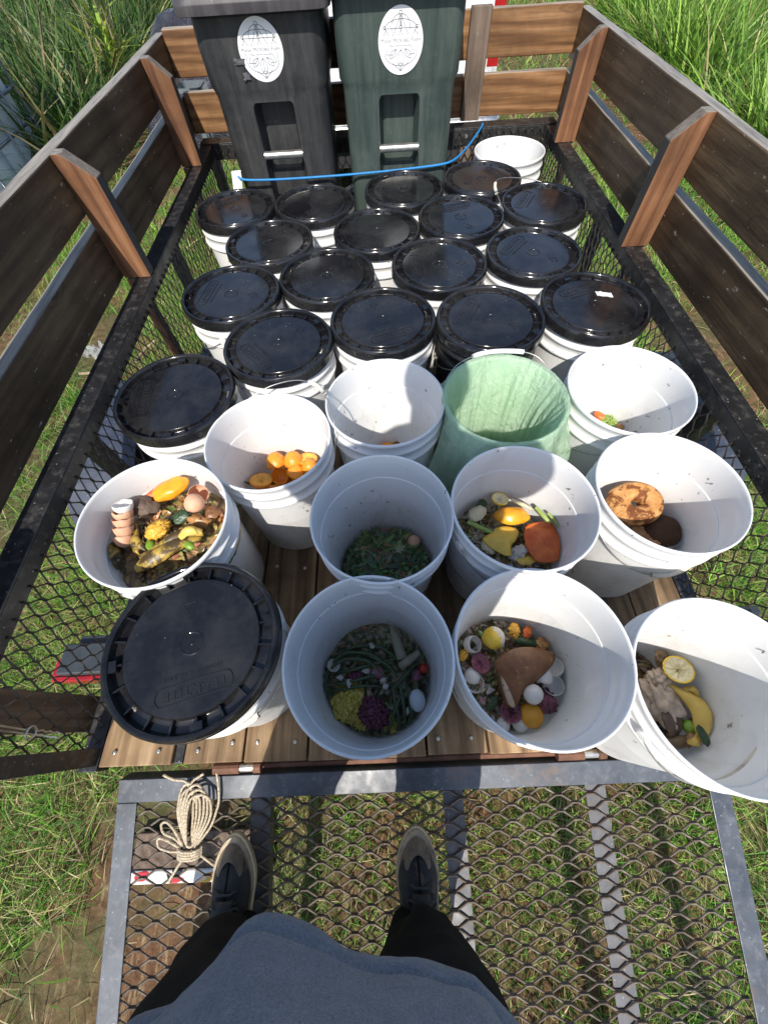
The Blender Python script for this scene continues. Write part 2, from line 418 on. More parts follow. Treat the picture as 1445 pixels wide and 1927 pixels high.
def blade_mat(name):
    t = NT(name)
    a = t.n('ShaderNodeAttribute'); a.attribute_name = 'col'
    t.set(color=a.outputs['Color'], rough=.45, spec=.35)
    tr = t.n('ShaderNodeBsdfTranslucent'); t.l(a.outputs['Color'], tr.inputs[0])
    ms = t.n('ShaderNodeMixShader'); ms.inputs[0].default_value = .30
    t.l(t.b.outputs[0], ms.inputs[1]); t.l(tr.outputs[0], ms.inputs[2]); t.l(ms.outputs[0], t.out.inputs[0])
    return t.mat
M['blade'] = blade_mat('grass blade')
def blades(name, P, H, Wd, lean, cols, segs=3, droop=.5, parent=None):
    """P (n,3) bases; every blade a tapering bent strip of its own"""
    n = len(P); az = rng.uniform(0, 2*PI, n); 
    d = np.stack([np.cos(az), np.sin(az), np.zeros(n)], 1); sd = np.stack([-np.sin(az), np.cos(az), np.zeros(n)], 1)
    tw = rng.uniform(-1.2, 1.2, n); sd = sd*np.cos(tw)[:,None] + d*np.sin(tw)[:,None]
    V = np.zeros((n, segs+1, 2, 3))
    for k in range(segs+1):
        s = k/segs
        out = H*(lean*s + droop*lean*s*s); up = H*np.sqrt(np.clip(1-np.clip(lean, 0, .97)**2, .03, 1))*(s - .35*droop*s*s*np.clip(lean*2, 0, 1.5))
        c = P + d*out[:,None] + np.array([0,0,1.])*up[:,None]
        hw = Wd*.5*(1-s**1.8)*(.7+.3*min(1, s*4)) + .0002
        V[:,k,0] = c - sd*hw[:,None]; V[:,k,1] = c + sd*hw[:,None]
    nv = (segs+1)*2
    base = (np.arange(n)*nv)[:,None,None]
    q = np.array([[2*k, 2*k+1, 2*k+3, 2*k+2] for k in range(segs)])[None]
    F = (base+q).reshape(-1, 4)
    me = bpy.data.meshes.new(name); me.vertices.add(n*nv); me.vertices.foreach_set('co', V.reshape(-1))
    me.loops.add(F.size); me.loops.foreach_set('vertex_index', F.reshape(-1).astype(np.int32))
    me.polygons.add(len(F)); me.polygons.foreach_set('loop_start', np.arange(0, F.size, 4, dtype=np.int32)); me.polygons.foreach_set('loop_total', np.full(len(F), 4, dtype=np.int32))
    me.materials.append(M['blade'])
    ca = me.color_attributes.new('col', 'FLOAT_COLOR', 'POINT')
    cc = np.repeat(np.concatenate([cols, np.ones((n,1))], 1), nv, axis=0); ca.data.foreach_set('color', cc.reshape(-1).astype(np.float32))
    me.update(); me.validate()
    o = bpy.data.objects.new(name, me); COL.objects.link(o)
    if parent: o.parent = parent
    return o
PAL = np.array([(.075,.20,.02),(.13,.29,.03),(.045,.14,.018),(.22,.36,.05),(.10,.24,.04)])
STRAW = np.array([(.30,.25,.11),(.38,.32,.16),(.20,.15,.075),(.25,.24,.09)])
def palette(n, straw, pal=PAL, br=1.0):
    br = br*1.15
    c = pal[rng.integers(0, len(pal), n)]; s = STRAW[rng.integers(0, len(STRAW), n)]
    k = rng.random(n) < straw
    c = np.where(k[:,None], s, c)*rng.uniform(.65, 1.35, n)[:,None]*br
    return c, k
def dens(x, y, s=1.7, o=0):
    return np.array([noise.noise(Vector((a*s+o, b*s, 4.4+o))) for a, b in zip(x, y)])
def lawn(name, n, x0, x1, y0, y1, h, wd, straw, thr=-.35, br=1.0, clump=0, fn=None, hpow=1):
    x = rng.uniform(x0, x1, n); y = rng.uniform(y0, y1, n)
    if clump:
        cx = rng.uniform(x0, x1, clump); cy = rng.uniform(y0, y1, clump); k = rng.integers(0, clump, n)
        g = rng.random(n) < .6
        x = np.where(g, cx[k]+rng.normal(0, .025, n), x); y = np.where(g, cy[k]+rng.normal(0, .025, n), y)
    dd = dens(x, y); keep = dd + rng.normal(0, .16, n) > thr
    if fn is not None: keep &= fn(x, y)
    x = x[keep]; y = y[keep]; n = len(x)
    z = np.array([gz(a, b) for a, b in zip(x, y)]) - .004
    c, k = palette(n, straw, br=br)
    H = rng.uniform(h[0], h[1], n); W = rng.uniform(wd[0], wd[1], n)
    lean = np.clip(rng.uniform(.15, .95, n), 0, .95); lean = np.where(k, rng.uniform(.75, .97, n), lean)
    z = np.where(k, z+rng.uniform(0, .03, n), z)
    o = blades(name, np.stack([x, y, z], 1), H, W, lean, c)
    return tag(o, kind='stuff')
def notdirt(x, y):   # a bare worn strip of earth beside the ramp on the left and patches under the bed
    return ~(((x > -1.12-.16*np.sin(y*6)-.08*np.sin(y*17)) & (x < -.50) & (y < -.08) & (rng.random(len(x)) < .90)))
def seen(x, y): return notdirt(x, y) & ~((np.abs(x-.04) < .66) & (y > .1) & (y < 2.35))
o = lawn('lawn_grass', 150000, -1.7, 1.8, -1.1, 3.3, (.025,.085), (.0015,.0036), .24, -.42, br=1.2, clump=2600, fn=seen)
tag(o, 'short green and straw coloured grass growing under the trailer and its ramp', 'grass')
o = lawn('meadow_grass', 60000, -3.4, -.80, -1.1, 4.8, (.04,.125), (.002,.0052), .15, -.30, br=1.2, clump=900, fn=notdirt)
tag(o, 'longer grass growing along the left side of the trailer', 'grass')
o = lawn('meadow_grass', 45000, .85, 4.0, -1.1, 4.8, (.06,.15), (.0025,.006), .20, -.40, br=1.35, clump=900)
tag(o, 'bright grass growing along the right side of the trailer', 'grass')
o = lawn('distant_grass', 42000, -7, 8, 3.2, 13, (.08,.2), (.006,.014), .25, -.5, br=1.15)
tag(o, 'open lawn beyond the front of the trailer', 'grass')
def tall(name, n, fx, h, wd, straw, pal, label, br=1.0, lean=(.15,.8)):
    P = []
    while len(P) < n:
        a = fx()
        if noise.noise(Vector((a[0]*.9, a[1]*.9, 2))) + random.gauss(0, .25) > -.25: P.append((a[0], a[1], gz(*a)-.01))
    P = np.array(P); c, k = palette(n, straw, np.array(pal), br)
    o = blades(name, P, rng.uniform(h[0], h[1], n), rng.uniform(wd[0], wd[1], n), rng.uniform(lean[0], lean[1], n), c, segs=5, droop=.8)
    return tag(o, label, 'tall grass', kind='stuff')
GR = [(.12,.23,.03),(.18,.31,.045),(.07,.15,.02),(.25,.38,.07)]
def fR():
    y = random.uniform(3.2, 9.3); x0 = 3.05 + (y-3.2)*.08
    return (x0 + random.expovariate(.8), y)
tall('tall_grass', 11000, fR, (.4,1.0), (.015,.034), .08, GR, 'tall bright green grass growing behind the right wooden side', 1.1)
GL = [(.05,.11,.02),(.08,.16,.03),(.035,.08,.015),(.13,.19,.05)]
def fL():
    y = random.uniform(4.6, 13); x0 = -2.7 - (y-4.6)*.12
    return (x0 - random.expovariate(.45), y)
tall('tall_grass', 13000, fL, (.3,.95), (.018,.050), .12, GL, 'darker tall grass and weeds behind the left wooden side', .80)

# cane-like plant and dead stalks, top left
def plant(name, base, n, h, label, pal, wd=(.03,.05), straw=.05):
    r = thing(name, base, label, 'plant')
    m = MB()
    stems = []
    for i in range(4):
        a = random.uniform(0, 2*PI); p0 = Vector(base)+Vector((math.cos(a)*.08, math.sin(a)*.08, 0)); tip = p0 + Vector((random.uniform(-.25,.25), random.uniform(-.25,.25), h*.85))
        stems.append((p0, tip)); m.tube([p0, p0.lerp(tip, .5)+Vector((.03,.02,0)), tip], [.014,.011,.006], 7)
    m.build('stem', M['stalk'], r, smooth=True)
    P = []
    for i in range(n):
        a, b = random.choice(stems); P.append(a.lerp(b, random.uniform(.15, 1)))
    P = np.array([tuple(p) for p in P]) - np.array(base)
    c, k = palette(n, straw, np.array(pal))
    o = blades('foliage', P, rng.uniform(.25*h, .55*h, n), rng.uniform(wd[0], wd[1], n), rng.uniform(.3, .9, n), c, segs=5, droop=1.0, parent=r)
    return r
M['stalk'] = simple('dry stalk', (.32,.25,.15), .8, 0, .35, 30, .3)
LM = [(.26,.34,.035),(.20,.30,.04),(.33,.38,.06)]
plant('cane_plant', (-2.95, 6.9, gz(-2.95, 6.9)), 90, 1.25, 'yellow green cane plant among the weeds at the top left', LM, (.03,.06))
plant('broad_leaf_plant', (-4.6, 6.2, gz(-4.6, 6.2)), 60, 1.3, 'green broad leaved plant at the far left behind the white tank', [(.10,.19,.04),(.16,.25,.06)], (.05,.09))
for i, (x, y, dx, dy, L, lb) in enumerate([(-4.0, 5.9, .5, -.4, 1.25, 'long bare dead stalk leaning across the weeds beside the white tank'), (-3.5, 6.1, .45, -.1, .9, 'short pale dead stalk leaning in the weeds behind the left boards'),
                                       (-1.95, 7.3, .15, .05, 1.0, 'thin upright straw coloured stalk beside the black plastic')]):
    m = MB(); b = Vector((x, y, gz(x, y)))
    m.tube([b, b+Vector((dx*.3, dy*.3, L*.5)), b+Vector((dx, dy, L))], [.018,.014,.006], 7)
    m.tube([b+Vector((dx*.3, dy*.3, L*.5)), b+Vector((dx*.3+.12, dy*.3, L*.75))], [.008,.003], 6)
    tag(m.build('dead_stalk', M['stalk'], smooth=True), lb, 'dead stalk', 'dead stalks in the weeds')
# stone wall far right top
m = MB()
for i in range(60):
    x = 3.2 + (i % 12)*.75 + random.uniform(-.1,.1); z = GZ + (i//12)*.32+.14
    m.blob((x, 11.6+random.uniform(-.1,.1), z), (.46,.34,.23), i, .18, 1.4, 2)
tag(m.build('stone_wall', simple('grey stone', (.13,.13,.135), .9, 0, .45, 8, .6), smooth=True), 'dark grey stone wall behind the tall grass at the top right', 'wall')

# ------------------------------------------------------------------ the trailer
T = thing('utility_trailer', (0.04, 1.2, GZ), 'black utility trailer with expanded metal sides, wooden stake boards and lowered mesh ramp', 'trailer')
XL, XR, ZR = -.755, .825, .372       # inner faces of the two side rails, rail height
YR, YF = -.07, 2.43                  # rear end, front rail inner face
# deck planks, end to end with gaps
m = MB()
edges = [(-.733,-.557), (-.526,-.384), (-.378,-.228), (-.222,-.078), (-.072,.060), (.066,.208), (.214,.362), (.368,.515), (.521,.665), (.671,.808)]
for i, (a, b) in enumerate(edges):
    M_ = Matrix.Translation((0, 0, -.004*random.random()))
    m.box((a, YR-.006*random.random(), -.036), (b, 2.44, 0), M=M_)
deck = m.build('deck', M['deck'], T, bevel=.0025)
# deck screws
sc0 = None
for a, b in edges:
    for yy in (-.038, .42):
        for x in (a+.032, b-.032):
            x += random.uniform(-.006,.006); y = yy+random.uniform(-.008,.008)
            if sc0 is None:
                m = MB(); m.lathe([(.0045,-.001),(.005,.0012),(.0025,.0022),(.0004,.0012)], n=10); sc0 = o = m.build('screw', M['steel'], T, smooth=True, local=True)
            else: o = sc0.copy(); COL.objects.link(o)
            o.parent = T; o.location = Vector((x, y, 0))-T.location
def angle_rail(m, y0, y1, x, sgn, z):
    # top leg outwards, vertical leg downwards on the inner side
    m.box((min(x, x+sgn*.055), y0, z-.005), (max(x, x+sgn*.055), y1, z))
    m.box((min(x, x+sgn*.005), y0, z-.045), (max(x, x+sgn*.005), y1, z-.005))
m = MB(); angle_rail(m, YR, 2.50, XL, -1, ZR); m.build('side_rail', M['rail'], T, bevel=.0015)
m = MB(); angle_rail(m, YR, 2.50, XR, 1, ZR); m.build('side_rail', M['rail'], T, bevel=.0015)
m = MB(); m.box((XL-.055, YF, ZR+.001), (XR+.055, YF+.075, ZR+.006)); m.box((XL, YF, ZR-.055), (XR, YF+.005, ZR+.001))
m.build('front_rail', M['rail'], T, bevel=.0015)
# bolts on the front rail
for x in (.455, .505):
    m = MB(); M_ = Matrix.Translation((x, YF-.0005, ZR-.022)) @ Matrix.Rotation(PI/2, 4, 'X')
    m.add([M_ @ Vector((.008*math.cos(k*PI/6), .008*math.sin(k*PI/6), h)) for h in (0, .005) for k in range(12)], [(k, (k+1) % 12, 12+(k+1) % 12, 12+k) for k in range(12)]+[tuple(range(12, 24))])
    m.build('bolt', M['steel'], T)
# lower frame: deck side channel, corner uprights, cross members
m = MB()
for x, s in ((-.738, -1), (.812, 1)):
    m.box((min(x, x+s*.045), YR-.01, -.055), (max(x, x+s*.045), 2.47, -.006))
m.box((-.783, YF+.006, -.055), (.857, YF+.05, -.004))
m.box((-.783, YR+.004, -.09), (.857, YR+.045, -.040))
for y in (.45, .95, 1.5, 2.0): m.box((-.735, y, -.085), (.81, y+.04, -.041))
m.build('chassis', M['rail'], T, bevel=.002)
for x, s in ((-.742, -1), (.815, 1)):
    for y0 in (-.068, 2.40):
        m = MB(); m.box((min(x, x+s*.006), y0, -.005), (max(x, x+s*.006), y0+.038, ZR-.046)); m.box((min(x+s*.006, x+s*.04), y0, -.005), (max(x+s*.006, x+s*.04), y0+.005, ZR-.006))
        m.build('corner_upright', M['rail'], T, bevel=.001)
# mid steel uprights behind the mesh, seen through it
for x, s in ((-.790, -1), (.862, 1)):
    for y0 in (.66, 1.62):
        m = MB(); m.box((x-.02, y0, -.05), (x+.02, y0+.04, ZR-.006)); m.build('side_upright', M['rail'], T, bevel=.001)
# expanded metal
def expanded(m, O, U, V, LU, LV, L=.076, Sw=.0172, wd=.0042, th=.0026, seed=0):
    O, U, V = Vector(O), Vector(U).normalized(), Vector(V).normalized(); N = U.cross(V).normalized()
    rows = int(LV/Sw)
    for j in range(rows+1):
        pts = []; u = 0; k = 0
        sh = (L/2 if j % 2 else 0)
        us = []
        i = -1
        while True:
            base = i*L + sh
            if base > LU+L: break
            us += [(base-L*.09, 1), (base+L*.09, 1), (base+L*.41, -1), (base+L*.59, -1)]; i += 1
        for u, sg in us:
            if u < -.0001 or u > LU: 
                continue
            v = j*Sw + sg*(Sw/2-.0006)
            if v < 0 or v > LV: v = min(max(v, 0), LV)
            pts.append(O+U*u+V*v+N*(sg*.0016+.0008*noise.noise(Vector((u*20, j, seed)))))
        if len(pts) < 2: continue
        # rectangular strand
        vs = []; 
        for q, p in enumerate(pts):
            t = (pts[min(q+1, len(pts)-1)]-pts[max(q-1, 0)]).normalized(); sd = N.cross(t).normalized()
            sd2 = (sd*math.cos(.5)+N*math.sin(.5)); n2 = (N*math.cos(.5)-sd*math.sin(.5))
            vs += [p+sd2*wd/2+n2*th/2, p-sd2*wd/2+n2*th/2, p-sd2*wd/2-n2*th/2, p+sd2*wd/2-n2*th/2]
        f = []
        for q in range(len(pts)-1):
            for k in range(4):
                k2 = (k+1) % 4; f.append((q*4+k, q*4+k2, q*4+4+k2, q*4+4+k))
        m.add(vs, f)
m = MB(); expanded(m, (XL+.003, YR+.01, -.01), (0,0,1), (0,1,0), .372, 2.45, wd=.0031); m.build('side_mesh', M['side_mesh'], T)
m = MB(); expanded(m, (XR-.003, YR+.01, -.01), (0,0,1), (0,1,0), .372, 2.45, wd=.0031, seed=3); m.build('side_mesh', M['side_mesh'], T)
m = MB(); expanded(m, (XL, YF-.005, -.01), (0,0,1), (1,0,0), .375, 1.58, wd=.0031, seed=5); m.build('front_mesh', M['side_mesh'], T)
# stakes and boards
def stake(xb, xi, y, mat, zt=.69, zi=.635, w_=.04):
    """upright with a top cut sloping down to the inside; xb board side, xi inner side"""
    m = MB()
    P = [(xb, ZR+.001), (xi, ZR+.001), (xi, zi), (xb+(xi-xb)*.28, zt), (xb, zt)]
    n = len(P); v = [(x, y, z) for x, z in P]+[(x, y+w_, z) for x, z in P]
    f = [tuple(range(n)), tuple(range(n, 2*n))[::-1]]+[(k, n+k, n+(k+1) % n, (k+1) % n) for k in range(n)]
    m.add(v, f)
    xs = sorted((xb, xb+(xi-xb)*.33)); m.box((xs[0], y+.001, -.06), (xs[1], y+w_-.001, ZR-.006))
    bm_o = m.build('stake', mat, T, bevel=.002)
    return bm_o
for y in (.004, 1.335, 2.20):
    ww = .088 if y < .1 else .04; mt = M['rear_stake'] if y < .1 else M['stake']
    stake(-.845, -.757, y, mt, w_=ww); stake(.90, .812, y+.015 if y > .1 else y, mt, w_=ww)
def board(x0, x1, y0, y1, z0, z1, mat, lab=None):
    m = MB(); n = 24; long_y = (y1-y0) > (x1-x0)
    rings = []
    for i in range(n+1):
        s = i/n
        e = [.0035*noise.noise(Vector((s*9, k*3.3, z0*9+x0*5))) for k in range(4)]
        if long_y:
            y = y0+(y1-y0)*s; rings.append([(x0, y, z0+e[0]), (x1, y, z0+e[1]), (x1, y, z1+e[2]), (x0, y, z1+e[3])][::-1])
        else:
            x = x0+(x1-x0)*s; rings.append([(x, y0, z0+e[0]), (x, y1, z0+e[1]), (x, y1, z1+e[2]), (x, y0, z1+e[3])])
    m.loft(rings)
    o = m.build('side_board' if long_y else 'front_board', mat, T, bevel=.004)
    return o
for x0, x1 in ((-.882,-.846), (.901,.937)):
    board(x0, x1, -.09, 2.572, .552, .690, M['board']); board(x0, x1, -.09, 2.572, .378, .514, M['board'])
for z0, z1 in ((.567,.703), (.384,.522)):
    board(-.845, .900, 2.536, 2.571, z0, z1, M['front_board'])
for xc in (.478, -.44):
    m = MB(); m.box((xc-.043, 2.508, ZR+.007), (xc+.043, 2.535, .715)); m.box((xc-.043, 2.436, -.05), (xc+.043, 2.47, ZR-.006)); m.build('front_stake', M['front_stake'], T, bevel=.003)
# fenders, wheels
for s, xa, xb in ((-1, -.80, -1.03), (1, .875, 1.13)):
    yc, zc, R_ = .93, -.21, .37
    m = MB(); rings = []
    for i in range(25):
        a = PI*(i/24); ca, sa = math.cos(a), math.sin(a)
        y = yc + R_*1.02*ca; z = zc + R_*sa**.8
        rings.append([(xa, y, z), (xb, y, z), (xb, y*1.0+(-.02*ca), z-.045), (xb-s*.004, y-.02*ca, z-.045), (xb-s*.004, y-.003*ca, z-.004), (xa, y-.003*ca, z-.004)])
    m.loft(rings); fd = m.build('fender', M['fender'], T, smooth=False)
    M_ = Matrix.Translation(((xa+xb)/2, yc, zc)) @ Matrix.Rotation(PI/2, 4, 'Y')
    m = MB(); pr = [(.17,-.085),(.255,-.088),(.28,-.07),(.287,-.03),(.287,.03),(.28,.07),(.255,.088),(.17,.085)]
    m.lathe(pr, n=48); m.v = [M_ @ Vector(p) for p in m.v]
    wh = thing('wheel', (0,0,0)); wh.parent = T; wh.location = Vector(((xa+xb)/2, yc, zc))-T.location
    m.build('tyre', M['rubber'], wh, smooth=True)
    m = MB(); m.lathe([(.02,.03*s),(.10,.03*s),(.13,.0),(.17,.03*s),(.172,-.08)], n=32); m.v = [M_ @ Vector(p) for p in m.v]
    m.build('rim', M['steel'], wh, smooth=True)
M['amber'] = simple('bark', (.05,.05,.05))
# axle
m = MB(); m.tube([(-.92,.93,-.21), (1.0,.93,-.21)], .03, 10); m.build('axle', M['rail'], T, smooth=True)
# tail light on its bracket
M['red'] = simple('red lens', (.33,.010,.012), .18, 0, .25, 30, coat=.5)
M['lampbody'] = simple('lamp housing', (.035,.042,.048), .5, 0, .3, 20)
for s in (-1, 1):
    X0, X1 = (-.995,-.80) if s < 0 else (.88, 1.075)
    tl = thing('tail_light', (0,0,0)); tl.parent = T; tl.location = Vector((X0, .15, -.11))-T.location
    m = MB(); m.box((min(X0,X1), .135, -.155), (max(X0,X1), .15, -.08)); m.box((X0-.008 if s < 0 else X1-.03, .151, -.150), (X0+.03 if s < 0 else X1+.008, .20, -.085))
    m.build('lens', M['red'], tl, bevel=.004)
    m = MB(); m.box((X0+.03 if s < 0 else X0, .151, -.15), (X1 if s < 0 else X1-.03, .235, -.052)); m.box((X0+.05, .236, -.14), (X1, .262, -.075)); m.build('housing', M['lampbody'], tl, bevel=.005)
# ramp
RS = math.asin(.279); RP = Matrix.Translation((0, -.100, -.030)) @ Matrix.Rotation(RS, 4, 'X')
# ramp local: x right, y = -distance down the ramp, z = up out of the ramp
RL = 1.66
rp = thing('ramp', (0,0,0)); rp.parent = T; rp.location = Vector((.04, -.10, -.03))-T.location
def rmp(m): m.v = [RP @ Vector(p) for p in m.v]; return m
m = MB()
m.box((-.690,-.050,-.005), (.770,.000,0)); m.box((-.690,-.004,-.045), (.770,.000,-.0055))
m.box((-.690,-RL,-.005), (-.642,-.0505,0)); m.box((.722,-RL,-.005), (.770,-.0505,0))
m.box((-.690,-RL,-.045), (-.686,-.0505,-.0055)); m.box((.766,-RL,-.045), (.770,-.0505,-.0055))
m.box((-.6415,-RL,-.0052), (.7215,-RL+.05,-.0002))
rmp(m).build('frame', M['ramp_frame'], rp, bevel=.0015)
for xc in (-.345, .121, .462):
    m = MB(); m.box((xc-.024,-RL+.051,-.016), (xc+.024,-.0505,-.0125)); m.box((xc+.020,-RL+.051,-.045), (xc+.024,-.0505,-.0165)); rmp(m).build('cross_bar', M['bar'], rp)
m = MB(); expanded(m, (-.655,-.045,-.009), (1,0,0), (0,-1,0), 1.39, RL-.06, wd=.0047); rmp(m).build('mesh', M['mesh'], rp)
for xc in (-.40, .43, ):
    m = MB(); m.tube([(xc-.055,-.084,-.022), (xc+.008,-.084,-.022)], .0125, 12); m.build('hinge', M['rust'], rp, smooth=False)
    m = MB(); m.tube([(xc+.009,-.084,-.022), (xc+.042,-.084,-.022)], .0095, 12); m.tube([(xc+.0425,-.084,-.022),(xc+.060,-.084,-.022)], .0125, 12, 1); m.build('hinge_pin', [M['steel'], M['rust']], rp)
m = MB(); m.tube([(-.46,-.080,-.048),(.55,-.080,-.048)], .010, 8); m.build('hinge_tube', M['rust'], rp)
# black latch block between the planks
m = MB(); m.box((-.553,-.070,-.03), (-.530,-.02,-.008)); m.build('latch', M['rail'], T, bevel=.003)
# coupling drawbar towards the truck
m = MB(); m.box((-.78,2.475,-.09), (-.74,2.49,-.05)); m.tube([(-.7,2.47,-.08),(.04,3.30,-.08)], .028, 8); m.tube([(.78,2.47,-.08),(.04,3.30,-.08)], .028, 8); m.build('drawbar', M['rail'], T)

# hairpin clip on the rear stake
def clip():
    c = Vector((-.752, .012, .25)); m = MB(); pts = []
    for i in range(8): pts.append(c+Vector((.006, .012-.0016*i, .06-.012*i)))
    for i in range(13):
        a = PI/2+i/12*2*PI; pts.append(c+Vector((.008+.001*i*.1, -.004+.012*math.sin(a), -.036+.012*math.cos(a))))
    for i in range(7): pts.append(c+Vector((.010, -.002-.001*i+(.003 if i % 2 else 0), -.050-.010*i)))
    m.tube(pts, .0019, 7)
    m.tube([c+Vector((.004, .004, .060)), c+Vector((.006,-.006,-.03)), c+Vector((.007,-.015,-.11))], .0019, 7)
    tag(m.build('hairpin_clip', M['steel'], smooth=True), 'silver wire hairpin clip hanging on the mesh at the left rear stake', 'clip')
clip()
# ------------------------------------------------------------------ wheelie bins
def rrect(x0, x1, y0, y1, r, z, n=6):
    P = []
    for cx, cy, a0 in ((x1-r, y1-r, 0), (x0+r, y1-r, PI/2), (x0+r, y0+r, PI), (x1-r, y0+r, 1.5*PI)):
        for k in range(n+1):
            a = a0+PI/2*k/n; P.append((cx+r*math.cos(a), cy+r*math.sin(a), z))
    return P
def text_mesh(txt, size, ext, align='CENTER'):
    cu = bpy.data.curves.new('text', 'FONT'); cu.body = txt; cu.size = size; cu.extrude = ext; cu.align_x = align; cu.align_y = 'CENTER'; cu.resolution_u = 2
    o = bpy.data.objects.new('text', cu); COL.objects.link(o)
    dg = bpy.context.evaluated_depsgraph_get(); dg.update()
    me = bpy.data.meshes.new_from_object(o.evaluated_get(dg)); v = [tuple(p.co) for p in me.vertices]; f = [tuple(p.vertices) for p in me.polygons]
    bpy.data.objects.remove(o); bpy.data.curves.remove(cu); bpy.data.meshes.remove(me)
    return v, f
def oval_curve(cx, cy, rx, ry, a0, a1, n=20): return [(cx+rx*math.cos(math.radians(a0+(a1-a0)*i/n)), cy+ry*math.sin(math.radians(a0+(a1-a0)*i/n))) for i in range(n+1)]
def leaf_pts(x0, y0, x1, y1, w_, n=8):
    d = Vector((x1-x0, y1-y0)); s = Vector((-d.y, d.x)).normalized()*w_
    a = [(x0+d.x*i/n+s.x*math.sin(PI*i/n), y0+d.y*i/n+s.y*math.sin(PI*i/n)) for i in range(n+1)]
    b = [(x0+d.x*i/n-s.x*math.sin(PI*i/n), y0+d.y*i/n-s.y*math.sin(PI*i/n)) for i in range(n+1)]
    return [a, b, [(x0, y0), (x0+d.x*.75, y0+d.y*.75)]]
def sticker(parent, c, hw, hh, tilt):
    """oval farm sticker lying in the bin's front face; c centre, face leans by tilt"""
    F = Matrix.Translation(c) @ Matrix.Rotation(PI/2+tilt, 4, 'X')      # local x right, y up the face, z out of it
    m = MB(); n = 64
    ring = lambda z, s=1: [F @ Vector((hw*s*math.cos(2*PI*k/n), hh*s*math.sin(2*PI*k/n), z)) for k in range(n)]
    m.loft([ring(0), ring(.0008), ring(.001, .99)]); st = m.build('sticker', M['sticker'], parent)
    k = hw; VS = hh/hw*.69
    L = [oval_curve(0, 1.15, .075, .09, 0, 360), [(-.02,1.05),(-.36,.24)], [(.02,1.05),(.36,.24)], [(0,1.05),(0,.62)],
         oval_curve(0, .62, .41, .50, -20, 200), oval_curve(0, .50, .72, .42, 0, 180), [(-.75,.55),(.76,.55)], [(-.06,1.03),(0,.60),(.06,1.03)],
         oval_curve(-.72, .60, .06, .06, 0, 360, 10), oval_curve(.72, .60, .06, .06, 0, 360, 10), oval_curve(0, .60, .07, .07, 0, 360, 10),
         [(-.70,.54),(-.62,.44),(-.54,.26)], [(-.66,.48),(-.77,.26)], [(.70,.54),(.62,.44),(.77,.26)], [(.64,.48),(.55,.26)], [(0,.5),(-.08,.26)], [(0,.5),(.07,.26)],
         oval_curve(0, -.45, .73, .58, 180, 360), [(-.73,-.45),(-.73,-.10)], [(.71,-.45),(.71,-.10)],
         [(-.58,-.27),(-.66,-.52),(-.38,-.54)], [(.52,-.24),(.62,-.54),(.40,-.54)],
         [(-.36,-.88),(-.25,-1.02),(-.05,-1.18),(0,-1.26),(.06,-1.18),(.26,-1.0),(.36,-.86)], [(-.12,-.98),(0,-.90),(.12,-.98)], oval_curve(0, -1.22, .05, .05, 0, 360, 10)]
    L += leaf_pts(0, -.32, 0, -1.12, .15) + leaf_pts(-.20, -.30, -.48, -.72, .12) + leaf_pts(.20, -.30, .46, -.72, .12)
    m = MB()
    Nn = (F.to_3x3() @ Vector((0,0,1))).normalized()
    for pl in L:
        m.ribbon([F @ Vector((x*k, y*k*VS, .0011)) for x, y in pl], .0016, 0, .0003, nrm=Nn)
    m.build('emblem', M['ink'], st)
    m = MB()
    x = 0; L2 = []
    for txt, big in (('M',1),('ANA',0),(' ',0),('M',1),('ICROBES',0),(' ',0),('F',1),('ARM',0)):
        if txt == ' ': x += .11; continue
        v, f = text_mesh(txt, .30 if big else .235, .00015, 'LEFT')
        y0 = min(p[1] for p in v); L2.append(([(p[0]+x, p[1]-y0, p[2]) for p in v], f)); x += max(p[0] for p in v)+.03
    q_ = 1.78/x
    for v, f in L2: m.add([F @ Vector(((p[0]*q_-.89)*k, (p[1]*.62-.02)*k, p[2]+.0012)) for p in v], f)
    v, f = text_mesh('Maui Vermicomposting', .10*k, .00015); m.add([F @ Vector((p[0]*1.1, p[1]-.11*k, p[2]+.0012)) for p in v], f)
    me = m.build('lettering', M['ink'], st)
